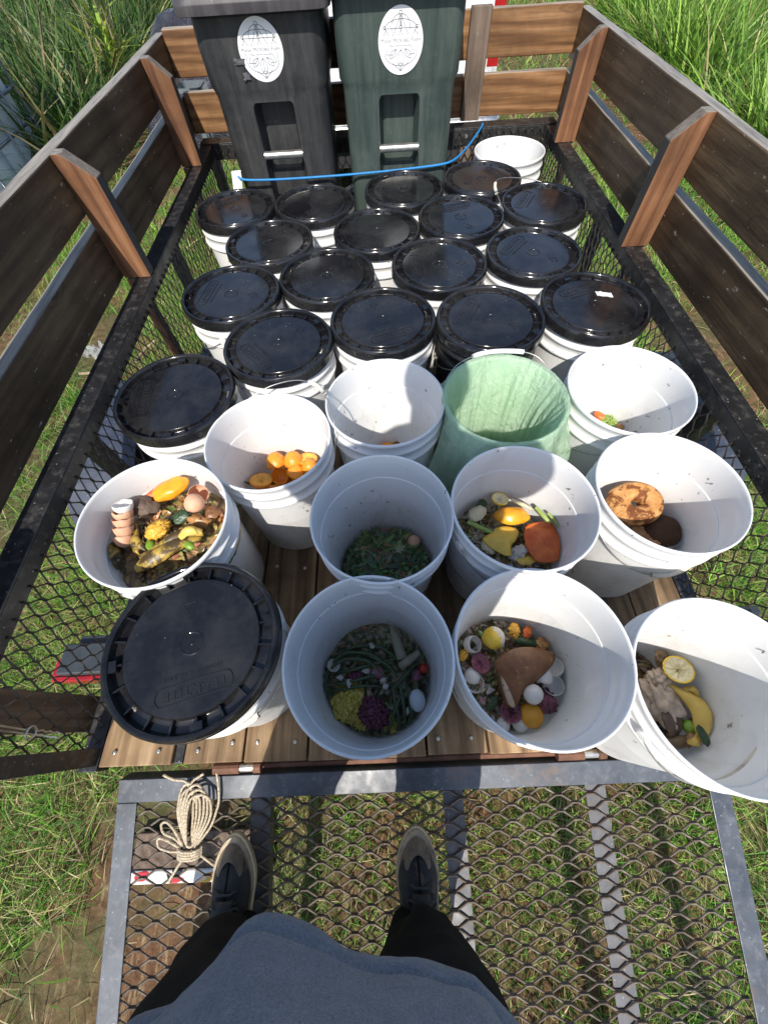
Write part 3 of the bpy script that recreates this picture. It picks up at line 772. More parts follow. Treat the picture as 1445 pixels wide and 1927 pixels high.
def bin_(name, xc, mat, lidmat, label, w0, w1, zrim, tag_cut=True):
    B_ = thing(name, (xc, 2.08, 0), label, 'wheelie bin')
    m = MB()
    secs = [(0, w0*.90, 2.115, 2.395, .03), (.04, w0*.93, 2.105, 2.405, .035), (.34, w0*.97, 2.098, 2.415, .04), (.595, w0*.985, 2.088, 2.418, .045), (.612, w0*1.0, 2.083, 2.42, .045), (.625, w0*1.035, 2.080, 2.425, .045),
            (.72, w0*1.05, 2.074, 2.50, .045), (zrim-.03, w1*.985, 2.068, 2.60, .045), (zrim-.02, w1*1.03, 2.055, 2.61, .05), (zrim, w1*1.03, 2.055, 2.61, .05)]
    m.loft([rrect(xc-w/2, xc+w/2, a, b, r, z) for z, w, a, b, r in secs])
    body = m.build('body', mat, B_)
    # recessed lift pocket and the wider hollow below it
    def cutter(x0, x1, z0, z1, dep, r):
        c = MB(); ring = lambda y, e: [(x0+p[0]*(x1-x0) + (-e if p[0] < .5 else e), y, z0+p[1]*(z1-z0)+(-e if p[1] < .5 else e)) for p in [(q[0], q[1]) for q in rrect(0, 1, 0, 1, r, 0, 4)]]
        c.loft([ring(2.0, .02), ring(2.085, .008), ring(2.115, .0), ring(2.085+dep, -.010)])
        o = c.build('cutter', mat); 
        bm = bmesh.new(); bm.from_mesh(o.data); bmesh.ops.recalc_face_normals(bm, faces=bm.faces); bm.to_mesh(o.data); bm.free(); return o
    bm = bmesh.new(); bm.from_mesh(body.data); bmesh.ops.recalc_face_normals(bm, faces=bm.faces); bm.to_mesh(body.data); bm.free()
    c1 = cutter(-.072, .072, .36, .575, .085, .10); c1.location = (xc, 0, 0)
    c2 = cutter(-.078, .078, .10, .41, .065, .08); c2.location = (xc, 0, 0)
    bake(body, (c1, c2))
    me = body.data; me.polygons.foreach_set('use_smooth', [True]*len(me.polygons))
    b2 = bmesh.new(); b2.from_mesh(me)
    for e in b2.edges:
        if len(e.link_faces) == 2 and e.calc_face_angle(0) > math.radians(28): e.smooth = False
    b2.to_mesh(me); b2.free()
    k = body.modifiers.new('b', 'BEVEL'); k.width = .004; k.segments = 2; k.limit_method = 'ANGLE'; k.angle_limit = math.radians(35)
    m = MB(); m.tube([(xc-.080, 2.100, .425), (xc+.080, 2.100, .425)], .0135, 16); m.build('lift_bar', M['steel'], B_, smooth=False, auto=40) if False else m.build('lift_bar', M['steel'], B_, auto=40)
    m = MB()
    W = w1+.05
    secs = [(zrim+.001, W, 2.030, 2.63, .05), (zrim-.018, W+.006, 2.024, 2.635, .05), (zrim-.020, W+.012, 2.020, 2.64, .052), (zrim+.004, W+.014, 2.018, 2.64, .055), (zrim+.016, W+.004, 2.024, 2.635, .055), (zrim+.024, W-.03, 2.042, 2.62, .05), (zrim+.030, W-.07, 2.065, 2.60, .05), (zrim+.055, W-.10, 2.11, 2.56, .05), (zrim+.068, W-.20, 2.18, 2.50, .05)]
    m.loft([rrect(xc-w/2, xc+w/2, a, b, r, z) for z, w, a, b, r in secs]); m.build('lid', lidmat, B_, auto=35, bevel=.003)
    return B_
M['lid_black'] = bin_mat('weathered bin lid', (.035,.032,.036), (.13,.12,.12))
b1 = bin_('wheelie_bin', -.366, M['bin_black'], M['lid_black'], 'black wheelie bin with an oval farm sticker, left of the two bins', .43, .45, .818)
b2 = bin_('wheelie_bin', .118, M['bin_green'], M['bin_green'], 'dark green wheelie bin with an oval farm sticker, right of the two bins', .43, .46, .85)
q = aty(490, 92, 2.066); q2 = aty(754, 78, 2.066)
sticker(b1, Vector((q.x, 2.0728, q.z-.004)), .077, .076, math.radians(4.6))
sticker(b2, Vector((q2.x, 2.0720, q2.z)), .078, .079, math.radians(4.0))
# torn tape and wrap left on the black bin
m = MB()
M['film'] = simple('clear film scrap', (.09,.09,.10), .12, 0, .5, 40, .6)
for (cx, cz, w_, h_, s) in ((-.452, .690, .026, .010, 1), (-.437, .655, .016, .013, 5)):
    bmv = []
    for j in range(7):
        for i in range(9):
            u, v = i/8-.5, j/6-.5; e = .7+.5*noise.noise(Vector((u*4, v*4, s)))
            bmv.append((cx+u*w_*2*e, 2.0745-.0028-.002*noise.noise(Vector((u*9, v*9, s+2))), cz+v*h_*2*e))
    m.add(bmv, [(j*9+i, j*9+i+1, (j+1)*9+i+1, (j+1)*9+i) for j in range(6) for i in range(8)])
m.build('film_scrap', M['film'], b1, smooth=True)

# blue cord in front of the bins
cl = thing('bungee_cord', (-.57, 2.06, .36), 'thin blue cord stretched across both bins from a white tag to the front rail', 'cord')
pts = [(-.572, 2.062, .375), (-.565, 2.055, .370), (-.54, 2.057, .362), (-.40, 2.068, .354), (-.14, 2.078, .352), (.10, 2.078, .358), (.28, 2.080, .366), (.335, 2.088, .370), (.375, 2.13, .372), (.44, 2.24, .376), (.52, 2.405, .386), (.528, 2.430, .390), (.526, 2.45, .379)]
sm = []
for i in range(len(pts)-1):
    a, b = Vector(pts[i]), Vector(pts[i+1])
    for k in range(4): sm.append(a.lerp(b, k/4))
sm.append(Vector(pts[-1]))
for _ in range(3): sm = [sm[0]]+[(sm[i-1]+sm[i]*2+sm[i+1])/4 for i in range(1, len(sm)-1)]+[sm[-1]]
m = MB(); m.tube(sm, .0042, 10); m.build('cord', M['cord'], cl, smooth=True)
m = MB(); rings = []
for i in range(7):
    s = i/6; x = -.574-.018*s; z = .405-.085*s
    rings.append([(x-.021, 2.066+.006*math.sin(s*3), z+(.0 if i else -.012)), (x+.021, 2.062, z-(0 if i else .010)), (x+.021, 2.064, z-(0 if i else .010)), (x-.021, 2.068+.006*math.sin(s*3), z+(0 if i else -.012))])
m.loft(rings); m.build('tag', M['paper'], cl)

# ------------------------------------------------------------------ buckets
BP = [(0,.004),(.1235,.004),(.125,0),(.1285,.0),(.1305,.006),(.1415,.283),(.1420,.2855),(.1500,.2862),(.1520,.288),(.1520,.295),(.1500,.2965),(.1455,.298),(.1462,.322),(.1500,.3235),(.1512,.326),(.1512,.330),(.1500,.332),(.1466,.334),(.1475,.356),(.1500,.3575),(.1520,.360),(.1523,.366),(.1510,.3695),(.1492,.3700),(.1475,.3690),(.1470,.364),(.1455,.330),(.1448,.310),(.1438,.290),(.1429,.280),(.1350,.140),(.1270,.012),(.1240,.006),(0,.0055)]
def bucket_mesh():
    m = MB(); m.lathe(BP, n=80); return m
def lid_mesh():
    """snap lid: raised rim bead, ribbed gutter, flat panel, centre boss"""
    m = MB()
    P = [(.1500,.3520),(.1562,.3522),(.1570,.3545),(.1560,.357),(.1562,.368),(.1550,.3775),(.1520,.3810),(.1480,.3815),(.1448,.3795),(.1435,.376),(.1425,.3665),(.1410,.3645),(.1240,.3645),(.1222,.366),(.1210,.3725),(.1195,.3740),(.1170,.3742),(.113,.3742),(.09,.3742),(.05,.3742),(.026,.3742),(.0228,.3742),
         (.0215,.3742),(.0205,.3748),(.0195,.3752),(.0185,.3748),(.0178,.3738),(.004,.3736),(.0032,.3746),(.0015,.3752),(.0,.3752)]
    m.lathe(P, n=96)
    for k in range(20):
        a = 2*PI*k/20; R_ = Matrix.Rotation(a, 4, 'Z')
        m.box((.1215,-.0016,.3640), (.1440,.0016,.3735), M=R_)
        if k % 5 == 0: m.box((.1300,-.010,.3645), (.1440,.010,.3760), M=R_)
    return m
def lid_text():
    m = MB()
    v, f = text_mesh('LEAKTITE', .021, .0007); m.add([(p[0]*1.18, p[1]+.078, p[2]+.3745) for p in v], f)
    v, f = text_mesh('LEOMINSTER, MA (USA)', .0095, .0006); m.add([(p[0], p[1]+.050, p[2]+.3744) for p in v], f)
    out = [(-.055+.0105*math.cos(math.radians(a)), .078+.0145*math.sin(math.radians(a))) for a in range(90, 271, 15)]+[(.055+.0105*math.cos(math.radians(a)), .078+.0145*math.sin(math.radians(a))) for a in range(-90, 91, 15)]
    out.append(out[0]); m.ribbon([(x, y, .3742) for x, y in out], .0013, 0, .0013, nrm=Vector((0,0,1)))
    m2 = MB()
    v, f = text_mesh('HDPE', .0075, .0005); m2.add([(p[0], p[1]-.085, p[2]+.3744) for p in v], f)
    v, f = text_mesh('2', .008, .0005); m2.add([(p[0], p[1]-.068, p[2]+.3744) for p in v], f)
    tri = [(-.013,-.0765),(.013,-.0765),(0,-.055),(-.013,-.0765)]; m2.ribbon([(x, y, .3742) for x, y in tri], .0011, 0, .001, nrm=Vector((0,0,1)))
    return m, m2
def bail_pts(phi, side=1, R_=.168, hz=.314):
    pts = []
    for i in range(33):
        t = PI*i/32; y = side*math.cos(phi)*R_*math.sin(t); z = hz+math.sin(phi)*R_*math.sin(t); x = .1535*math.cos(t)
        if i in (0, 32): x *= .985
        pts.append((x, y, z))
    return pts
def add_bail(par, phi, side=1, grip=True):
    pts = bail_pts(phi, side); e0 = [(pts[0][0]-.012, 0, pts[0][2])]; e1 = [(pts[-1][0]+.012, 0, pts[-1][2])]
    m = MB(); m.tube(e0+pts+e1, .0017, 7); h = m.build('handle', M['wire'], par, smooth=True, local=True)
    for s in (-1, 1):
        m = MB(); q = Matrix.Translation((s*.1495, 0, .314)) @ Matrix.Rotation(PI/2, 4, 'Y'); v = MB(); v.lathe([(.0,-.002),(.012,-.002),(.012,.004),(.009,.0062),(0,.0062)] if s > 0 else [(0,-.0062),(.009,-.0062),(.012,-.004),(.012,.002),(0,.002)], n=18)
        m.add([q @ Vector(p) for p in v.v], v.f)
        m.build('handle_ear', M['white'], par, local=True)
    if grip:
        g = pts[12:21]; m = MB(); m.tube(g, [.0058,.0066,.0066,.0066,.0066,.0066,.0066,.0066,.0058], 12); m.build('grip', M['grip'], h, smooth=True, local=True)
    return h
_bm = bucket_mesh(); _lm = lid_mesh(); _lt = lid_text()
def make_bucket(kind, phi, grip, side=1):
    r = bpy.data.objects.new('bucket', None); COL.objects.link(r); r.empty_display_size = .05
    body = _bm.build('pail', M['white'] if kind != 'black' else M['black_bucket'], r, smooth=True, local=True)
    if phi is not None: add_bail(r, phi, side, grip)
    if kind in ('lid', 'black'):
        l = _lm.build('lid', M['lid'], r, auto=40, local=True)
        _lt[0].build('lettering', M['emboss'], l, local=True); _lt[1].build('recycling_mark', M['emboss'], l, local=True)
    return r
proto = {}
for kd, ph, gr in (('lid', math.radians(-31), True), ('open', math.radians(-31), True), ('lid', None, False), ('open', None, False)):
    proto[(kd, ph is not None)] = make_bucket(kd, ph, gr)
#  x, y, dz, slopex, slopey, kind, bail?, lid turn (deg), label
BK = {
'L1': (-.539,1.775,-.002,.003,-.001,'lid',0,35,'black lidded bucket at the far left corner in front of the black bin'),
'L2': (-.231,1.780,-.001,-.001,-.008,'lid',0,200,'black lidded bucket in front of the black bin, nearest the gap between bins'),
'L3': (.123,1.854,-.005,-.001,.010,'lid',0,120,'black lidded white bucket directly in front of the green bin, touching its face'),
'L4': (.442,1.907,-.006,-.006,.004,'lid',0,300,'black lidded bucket tucked in front of the open empty bucket at the far right'),
'L5': (.631,1.663,.004,.006,.020,'lid',0,60,'black lidded bucket by the right mesh with a pale grip raised at its left'),
'L6': (-.376,1.506,-.002,.001,-.006,'lid',0,350,'black lidded bucket, leftmost of the second row from the bins'),
'L7': (.006,1.544,-.004,.002,.006,'lid',0,150,'black lidded bucket, middle one of the second row from the bins'),
'L8': (.316,1.606,-.005,-.003,.018,'lid',0,15,'black lidded bucket just left of the one with the raised pale grip'),
'L9': (-.163,1.279,-.005,.005,.005,'lid',0,100,'black lidded bucket left of centre, second from left in the third row'),
'L10': (.204,1.305,-.006,-.002,.014,'lid',0,92,'black lidded bucket right of centre, left neighbour of the one behind the paper scrap'),
'L11': (.520,1.344,-.001,-.002,.013,'lid',0,50,'black lidded bucket directly behind the one with the white paper scrap'),
'L12': (-.466,1.208,-.001,.002,.002,'lid',1,80,'black lidded bucket touching the left mesh, leftmost of the third row'),
'L13': (-.290,.953,-.003,.005,.001,'lid',0,130,'black lidded bucket directly behind the open bucket of orange halves'),
'L14': (.010,1.035,-.009,.001,-.004,'lid',0,200,'black lidded white bucket directly left of the all black bucket'),
'L15': (.320,1.010,-.002,-.002,.015,'black',1,60,'all black bucket with a black lid and a hanging wire handle behind the green bag'),
'L16': (.633,1.050,-.004,-.009,.014,'lid',0,20,'black lidded bucket with a torn scrap of white paper stuck on its lid'),
'L17': (-.543,.768,.001,0,.004,'lid',0,95,'black lidded bucket by the left mesh, directly behind the eggshell and banana peel bucket'),
'L18': (-.365,.137,-.006,-.012,-.012,'lid',1,195,'closed bucket with a big black lid at the near left corner of the deck'),
'O1': (.606,2.174,.004,.009,.003,'open',0,0,'empty open white bucket in the far right corner of the trailer'),
'O2': (.004,.716,.004,0,.001,'open',0,0,'open white bucket with a few peel scraps at its bottom, left of the green bag'),
'O3': (.305,.700,.004,0,0,'openblack',0,0,'bucket lined with a pale green compost bag'),
'O4': (.619,.709,.009,.007,.025,'open',1,90,'open white bucket against the right mesh holding a small stringy bundle'),
'O5': (-.283,.609,.003,-.010,-.012,'open',0,0,'open white bucket holding squeezed orange halves'),
'O6': (-.489,.387,.030,-.045,.018,'open',1,75,'open white bucket full of brown eggshells and banana peels at the left edge'),
'O7': (-.016,.384,.007,.006,.035,'open',0,0,'open white bucket with green salad leaves, in shade at the centre'),
'O8': (.284,.389,.013,.013,.005,'open',1,205,'open white bucket holding an orange papaya and a red peel'),
'O9': (.600,.411,.008,.014,.002,'open',1,195,'open white bucket holding a bagel and dark round bread'),
'O10': (-.049,.101,-.004,-.001,-.009,'open',0,0,'open white bucket of green beans and yellow mash in the front row, in shade'),
'O11': (.256,.100,0,.025,-.020,'open',0,0,'open white bucket with lemon, brown peel and white eggshells in the front row'),
'O12': (.548,.028,0,0,-.001,'open',1,205,'open white bucket with a banana peel and juiced lemon at the near right corner'),
}
BM = {}; used = set(); OBJ = {}
for k, (x, y, dz, sx, sy, kind, bail, turn, lab) in BK.items():
    kk = ('lid' if kind == 'lid' else 'open', bool(bail))
    if kind == 'black':
        r = make_bucket('black', math.radians(-31), True)
    elif kind == 'openblack':
        r = bpy.data.objects.new('bucket', None); COL.objects.link(r); _bm.build('pail', M['white'], r, smooth=True, local=True)
    elif kk in used: r = copy_tree(proto[kk])
    else: r = proto[kk]; used.add(kk)
    N_ = Vector((-sx, -sy, 1)).normalized()
    Q = Vector((0,0,1)).rotation_difference(N_)
    lift = .1305*math.hypot(sx, sy)*.9 + .0005
    Rm = Q.to_matrix().to_4x4() @ Matrix.Rotation(math.radians(turn), 4, 'Z')
    c = Vector((x, y, .37+dz)) - N_*.37
    c.z = max(c.z, lift)
    r.matrix_world = Matrix.Translation(c) @ Rm
    r.rotation_mode = 'XYZ'
    r.name = 'bucket'
    tag(r, lab, 'bucket', 'closed buckets with black lids' if kind in ('lid', 'black') else 'open buckets')
    BM[k] = (Vector((x, y)), c, Q); OBJ[k] = r
# handles raised on two buckets
def raised(k, pts, g0, g1):
    r = OBJ[k]; iv = r.matrix_world.inverted() if False else (Matrix.Translation(r.location) @ r.rotation_euler.to_matrix().to_4x4()).inverted()
    sm = [Vector(pts[0])]
    P = [Vector(p) for p in pts]
    for i in range(len(P)-1):
        for q_ in range(1, 7): sm.append(P[i].lerp(P[i+1], q_/6))
    for _ in range(6): sm = [sm[0]]+[(sm[i-1]+sm[i]*2+sm[i+1])/4 for i in range(1, len(sm)-1)]+[sm[-1]]
    sm = [iv @ p for p in sm]
    m = MB(); m.tube(sm, .0014, 7); h = m.build('handle', M['wire'], r, smooth=True, local=True)
    a, b = int(len(sm)*g0), int(len(sm)*g1); m = MB(); m.tube(sm[a:b], .0058, 12); m.build('grip', M['grip'], h, smooth=True, local=True)
bpy.context.view_layer.update()
raised('O5', [(-.128,.60,.315),(-.120,.62,.36),(-.125,.67,.395),(-.155,.745,.402),(-.215,.775,.402),(-.30,.772,.385),(-.385,.725,.360),(-.43,.66,.33),(-.437,.62,.315)], .34, .46)
raised('L5', [(.500,1.61,.315),(.485,1.62,.36),(.468,1.66,.39),(.455,1.74,.405),(.472,1.80,.410),(.53,1.835,.40),(.62,1.84,.39),(.73,1.80,.37),(.785,1.70,.315)], .33, .45)
# white scrap on L16, embossed ears are part of the buckets
q = at(1135, 552, .376)
m = MB(); v = []
for j in range(4):
    for i in range(7): v.append((q.x-.022+.044*i/6+.004*noise.noise(Vector((i, j, 0))), q.y+.010-.020*j/3-.012*i/6+.004*noise.noise(Vector((i*.7, j, 4))), .3925+.0012*noise.noise(Vector((i*.8, j*.8, 9)))))
m.add(v, [(j*7+i, (j+1)*7+i, (j+1)*7+i+1, j*7+i+1) for j in range(3) for i in range(6)])
zz = BM['L16'][1].z+.3742+.0008
m.v = [(a, b, zz + (c_-.3925)*.3 + .014*(b-1.05) - .009*(a-.633)) for a, b, c_ in m.v]
tag(m.build('paper_scrap', M['paper'], solid=.0006), 'torn white paper scrap stuck on a black bucket lid by the right mesh', 'paper')

# ------------------------------------------------------------------ green compost bag
def bag():
    (c2, c, Q) = BM['O3']; cx, cy = c2; z0 = c.z
    n = 200; rings = []
    def W(a, s, amp): return amp*(noise.noise(Vector((math.cos(a)*3.2, math.sin(a)*3.2, s*1.3)))*1.2 + .5*noise.noise(Vector((math.cos(a)*17, math.sin(a)*17, s*3.1))) + .7*noise.noise(Vector((math.cos(a)*9, math.sin(a)*9, s*.8+5))))
    lev = []
    lev += [(.03, .012, 0), (.08, .014, 0), (.118, .02, .004), (.124, .05, .010), (.125, .11, .012), (.127, .17, .012), (.130, .23, .011), (.134, .29, .010), (.140, .335, .006), (.1445, .362, .002), (.1478, .3735, .0008), (.1520, .3765, .0005), (.1560, .3730, .0008), (.1585, .360, .002)]
    for i, (r, z, am) in enumerate(lev):
        ring = []
        for k in range(n):
            a = 2*PI*k/n; pl = abs(math.sin(a*11+3*math.sin(a*2)+z*3))
            inner = z < .36 and i < 10
            rr = r - (abs(W(a, z*4, am))*1.7 + (am*.55*pl if inner else 0)); 
            ring.append((cx+rr*math.cos(a), cy+rr*math.sin(a), z0+z+(.0022*noise.noise(Vector((math.cos(a)*6, math.sin(a)*6, 3)))+.001 if z > .37 else 0)))
        rings.append(ring)
    # skirt outside, longest and most flared on the near left
    m_ = 22
    for j in range(1, m_+1):
        s = j/m_; ring = []
        for k in range(n):
            a = 2*PI*k/n
            fl = max(0, math.cos(a-math.radians(222)))**1.3          # towards near left
            fr = max(0, math.cos(a-math.radians(-25)))**2
            nr = max(0, math.cos(a-math.radians(265)))
            back = max(0, math.sin(a))
            drop = .085+.19*fl+.06*nr+.045*fr-.02*back + .012*math.sin(a*7)+.02*noise.noise(Vector((math.cos(a)*2, math.sin(a)*2, 1)))
            drop = max(drop, .06)
            out = (.010+.058*fl+.012*fr)*math.sin(s*PI*.55) + .006*s
            pl = .010*s*math.sin(a*17+2*math.sin(a*3))+.006*s*math.sin(a*29)
            rr = .1585+out+pl+W(a, s*2.2, .019*min(1, s*2)) + .004*abs(math.sin(a*9+s*7+2*math.sin(a*4)))*s
            rr = max(rr, .1535-.012*s)
            px_, py_ = cx+rr*math.cos(a), cy+rr*math.sin(a)
            for nb in ('O2', 'O4', 'O7', 'O8', 'L14', 'L15', 'L16'):
                d_ = Vector((px_, py_))-BM[nb][0]
                if d_.length < .1585: d_ = d_.normalized()*.1585; px_, py_ = BM[nb][0]+d_
            ring.append((px_, py_, z0+.36-drop*s-.012*s*(pl/.007)*.3))
        rings.append(ring)
    m = MB(); m.loft(rings, cap0=True, cap1=False)
    t = NT('green compost film'); v = t.tc('Object', False)
    c_ = t.mix(t.ramp(t.noise(v, 16, 6, .7), [(.3, 0), (.7, 1)]), (.58,.78,.60), (.74,.88,.72))
    cr = t.math('ABSOLUTE', t.math('SUBTRACT', t.noise(t.map(v, (1,1,.45)), 13, 5, .6, .8), .5)); cr2 = t.math('ABSOLUTE', t.math('SUBTRACT', t.noise(v, 34, 4, .6, .5), .5))
    t.set(color=c_, rough=.2, spec=.6); t.bump(t.math('ADD', cr, t.math('MULTIPLY', cr2, .35)), .85, .03)
    tr = t.n('ShaderNodeBsdfTranslucent'); tr.inputs[0].default_value = (.55,.82,.50,1)
    tp = t.n('ShaderNodeBsdfTransparent'); tp.inputs[0].default_value = (.80,.92,.80,1)
    m1 = t.n('ShaderNodeMixShader'); m1.inputs[0].default_value = .45; t.l(t.b.outputs[0], m1.inputs[1]); t.l(tr.outputs[0], m1.inputs[2])
    m2 = t.n('ShaderNodeMixShader'); t.l(t.ramp(t.noise(v, 9, 4), [(.3, .15), (.7, .35)]), m2.inputs[0]); t.l(m1.outputs[0], m2.inputs[1]); t.l(tp.outputs[0], m2.inputs[2]); t.l(m2.outputs[0], t.out.inputs[0])
    o = m.build('compost_bag', t.mat, smooth=True)
    tag(o, 'pale green compostable bag lining a bucket, its wrinkled skirt hanging over the rim', 'bag')
bag()
r = OBJ['O3']; bpy.context.view_layer.update(); iv = r.matrix_world.inverted()
wpl = [Vector((.153,.0,.316)), Vector((.150,.07,.350)), Vector((.115,.125,.380)), Vector((.075,.142,.389)), Vector((.0,.150,.389)), Vector((-.05,.145,.386)), Vector((-.11,.122,.376)), Vector((-.149,.07,.35)), Vector((-.153,0,.316))]
sm = [wpl[0]]
for i in range(8):
    for q_ in range(1, 6): sm.append(wpl[i].lerp(wpl[i+1], q_/5))
for _ in range(4): sm = [sm[0]]+[(sm[i-1]+sm[i]*2+sm[i+1])/4 for i in range(1, len(sm)-1)]+[sm[-1]]
h = MB().tube(sm, .0014, 7).build('handle', M['wire'], r, smooth=True, local=True)
MB().tube(sm[15:27], .0062, 12).build('grip', M['sticker'], h, smooth=True, local=True)

# ------------------------------------------------------------------ food scraps
def attr_mat(name, rough=.5, spec=.4):
    t = NT(name); a = t.n('ShaderNodeAttribute'); a.attribute_name = 'col'; v = t.tc('Object', False)
    c = t.mix(.6, a.outputs['Color'], t.ramp(t.noise(v, 120, 5, .7), [(.3, .55), (.7, 1.3)]), 'MULTIPLY')
    t.set(color=c, rough=rough, spec=spec); t.bump(t.noise(v, 150, 4), .4, .002); return t.mat
M['scrap'] = attr_mat('mixed wet scraps', .26, .6)
def food(name, a, b, scale=60, rough=.4, c3=None, t3=.6, spec=.5, st=.4, sss=0):
    t = NT(name); v = t.tc()
    c = t.mix(t.ramp(t.noise(v, scale, 6, .65), [(.3, 0), (.7, 1)]), a, b)
    if c3: c = t.mix(t.ramp(t.noise(v, scale*.6, 6, .7, .6), [(t3, 0), (t3+.06, .9)]), c, c3)
    t.set(color=c, rough=rough, spec=spec, sss=sss)
    if sss: t.b.inputs['Subsurface Radius'].default_value = (.01,.006,.004); t.b.inputs['Subsurface Scale'].default_value = .5
    t.bump(t.noise(v, scale*3, 4), st, .0015); return t.mat
F = {
'orange': food('orange rind', (.75,.22,.015), (.85,.33,.03), 150, .35, sss=.1),
'oflesh': food('orange flesh', (.80,.36,.03), (.85,.50,.12), 90, .3, (.8,.6,.3), .62, sss=.1),
'papaya': food('papaya skin', (.78,.26,.01), (.82,.42,.03), 30, .3, (.16,.08,.02), .68, sss=.1),
'red': food('red peel', (.55,.07,.015), (.75,.20,.03), 40, .4, (.80,.36,.05), .62),
'yellow': food('yellow peel', (.68,.42,.04), (.78,.55,.10), 45, .45, (.30,.17,.04), .64),
'banana': food('spotted banana peel', (.36,.23,.03), (.52,.36,.07), 28, .45, (.04,.022,.010), .46),
'bananay': food('fresh banana peel', (.66,.43,.07), (.74,.54,.14), 35, .45, (.35,.20,.05), .66),
'bananab': food('brown banana peel', (.10,.06,.03), (.20,.13,.06), 40, .5, (.30,.22,.05), .62),
'eggb': food('brown eggshell', (.62,.33,.20), (.72,.43,.28), 50, .55, spec=.3, st=.1),
'eggw': food('white eggshell', (.72,.70,.66), (.82,.80,.76), 50, .55, (.5,.35,.25), .72, st=.15),
'filter': food('wet brown filter', (.07,.045,.032), (.16,.105,.075), 25, .7, (.30,.15,.06), .60),
'peelbrown': food('brown skin', (.13,.055,.022), (.26,.12,.05), 35, .38, (.45,.22,.07), .60),
'lemon': food('lemon rind', (.78,.50,.03), (.85,.62,.08), 160, .35, sss=.1),
'mould': food('white mould', (.55,.50,.40), (.78,.74,.66), 60, .9),
'lflesh': food('squeezed lemon flesh', (.70,.60,.30), (.82,.74,.50), 60, .35, (.55,.40,.2), .62, sss=.1),
'kumquat': food('bruised orange', (.66,.27,.02), (.74,.38,.03), 30, .32, (.16,.07,.02), .58),
'green': food('green stalk', (.20,.30,.05), (.34,.44,.12), 40, .4, (.5,.5,.3), .66),
'lime': food('lime skin', (.13,.26,.02), (.28,.42,.05), 40, .35),
'avocado': food('avocado skin', (.02,.045,.02), (.05,.10,.04), 60, .4, (.50,.45,.18), .66),
'pale': food('pale squash', (.52,.46,.28), (.68,.62,.42), 50, .5, (.40,.22,.10), .64),
'bean': food('green bean', (.03,.055,.025), (.09,.13,.05), 60, .3, st=.2),
'zuc': food('old zucchini end', (.20,.19,.12), (.34,.31,.21), 70, .5, (.55,.55,.5), .64),
'bagel': food('toasted bagel crust', (.36,.15,.04), (.64,.36,.14), 45, .7, (.13,.035,.012), .48, spec=.2, st=.8),
'rye': food('dark bread crust', (.045,.022,.012), (.09,.048,.026), 30, .75, (.14,.09,.05), .66, spec=.2),
'bowl': food('cut bread face', (.26,.12,.05), (.42,.23,.11), 60, .8, (.10,.04,.02), .58, spec=.2, st=.8),
'onion': food('red onion', (.18,.035,.07), (.34,.12,.17), 60, .35, (.6,.45,.5), .62),
'purple': food('purple cabbage', (.10,.022,.04), (.24,.07,.11), 60, .3, (.22,.10,.12), .64),
'mash': food('yellow mash', (.62,.44,.05), (.80,.64,.16), 70, .45, (.55,.45,.2), .66),
'meat': food('pale stringy mush', (.34,.25,.18), (.56,.46,.36), 60, .5, (.12,.06,.05), .60, st=1),
'seed': food('orange pulp', (.72,.32,.02), (.82,.50,.08), 90, .4, (.75,.65,.3), .62),
'skinred': food('onion skin', (.30,.13,.04), (.48,.25,.09), 50, .35, (.15,.06,.03), .62),
'garlic': food('garlic bulb', (.45,.42,.34), (.62,.58,.50), 50, .5, (.25,.2,.15), .62),
'tomato': food('tomato piece', (.35,.02,.015), (.5,.05,.02), 50, .2),
'egg': food('boiled egg', (.68,.70,.72), (.75,.77,.78), 30, .35, sss=.2),
}
def inner_r(z): return .127+.0165*max(0, min(1, z/.33))
def fit_in(k, p, rad):
    c2 = BM[k][0]; d = Vector((p.x-c2.x, p.y-c2.y)); R_ = inner_r(p.z)-rad*.88
    # centre shifts a little with the bucket's lean
    if d.length > R_: d = d.normalized()*max(R_, .005)
    return Vector((c2.x+d.x, c2.y+d.y, p.z))
NFOOD = {'f':0}
def place(o, p, rot): o.location = p; o.rotation_euler = rot; return o
def lab(o, l, c, g=None): return tag(o, l, c, g)
ZO = {'O6': .035, 'O8': .02, 'O9': .065, 'O4': .075, 'O2': .03, 'O5': .03}
def ps(k, px, py, z, rad): return fit_in(k, at(px, py, z+ZO.get(k, 0)), rad)
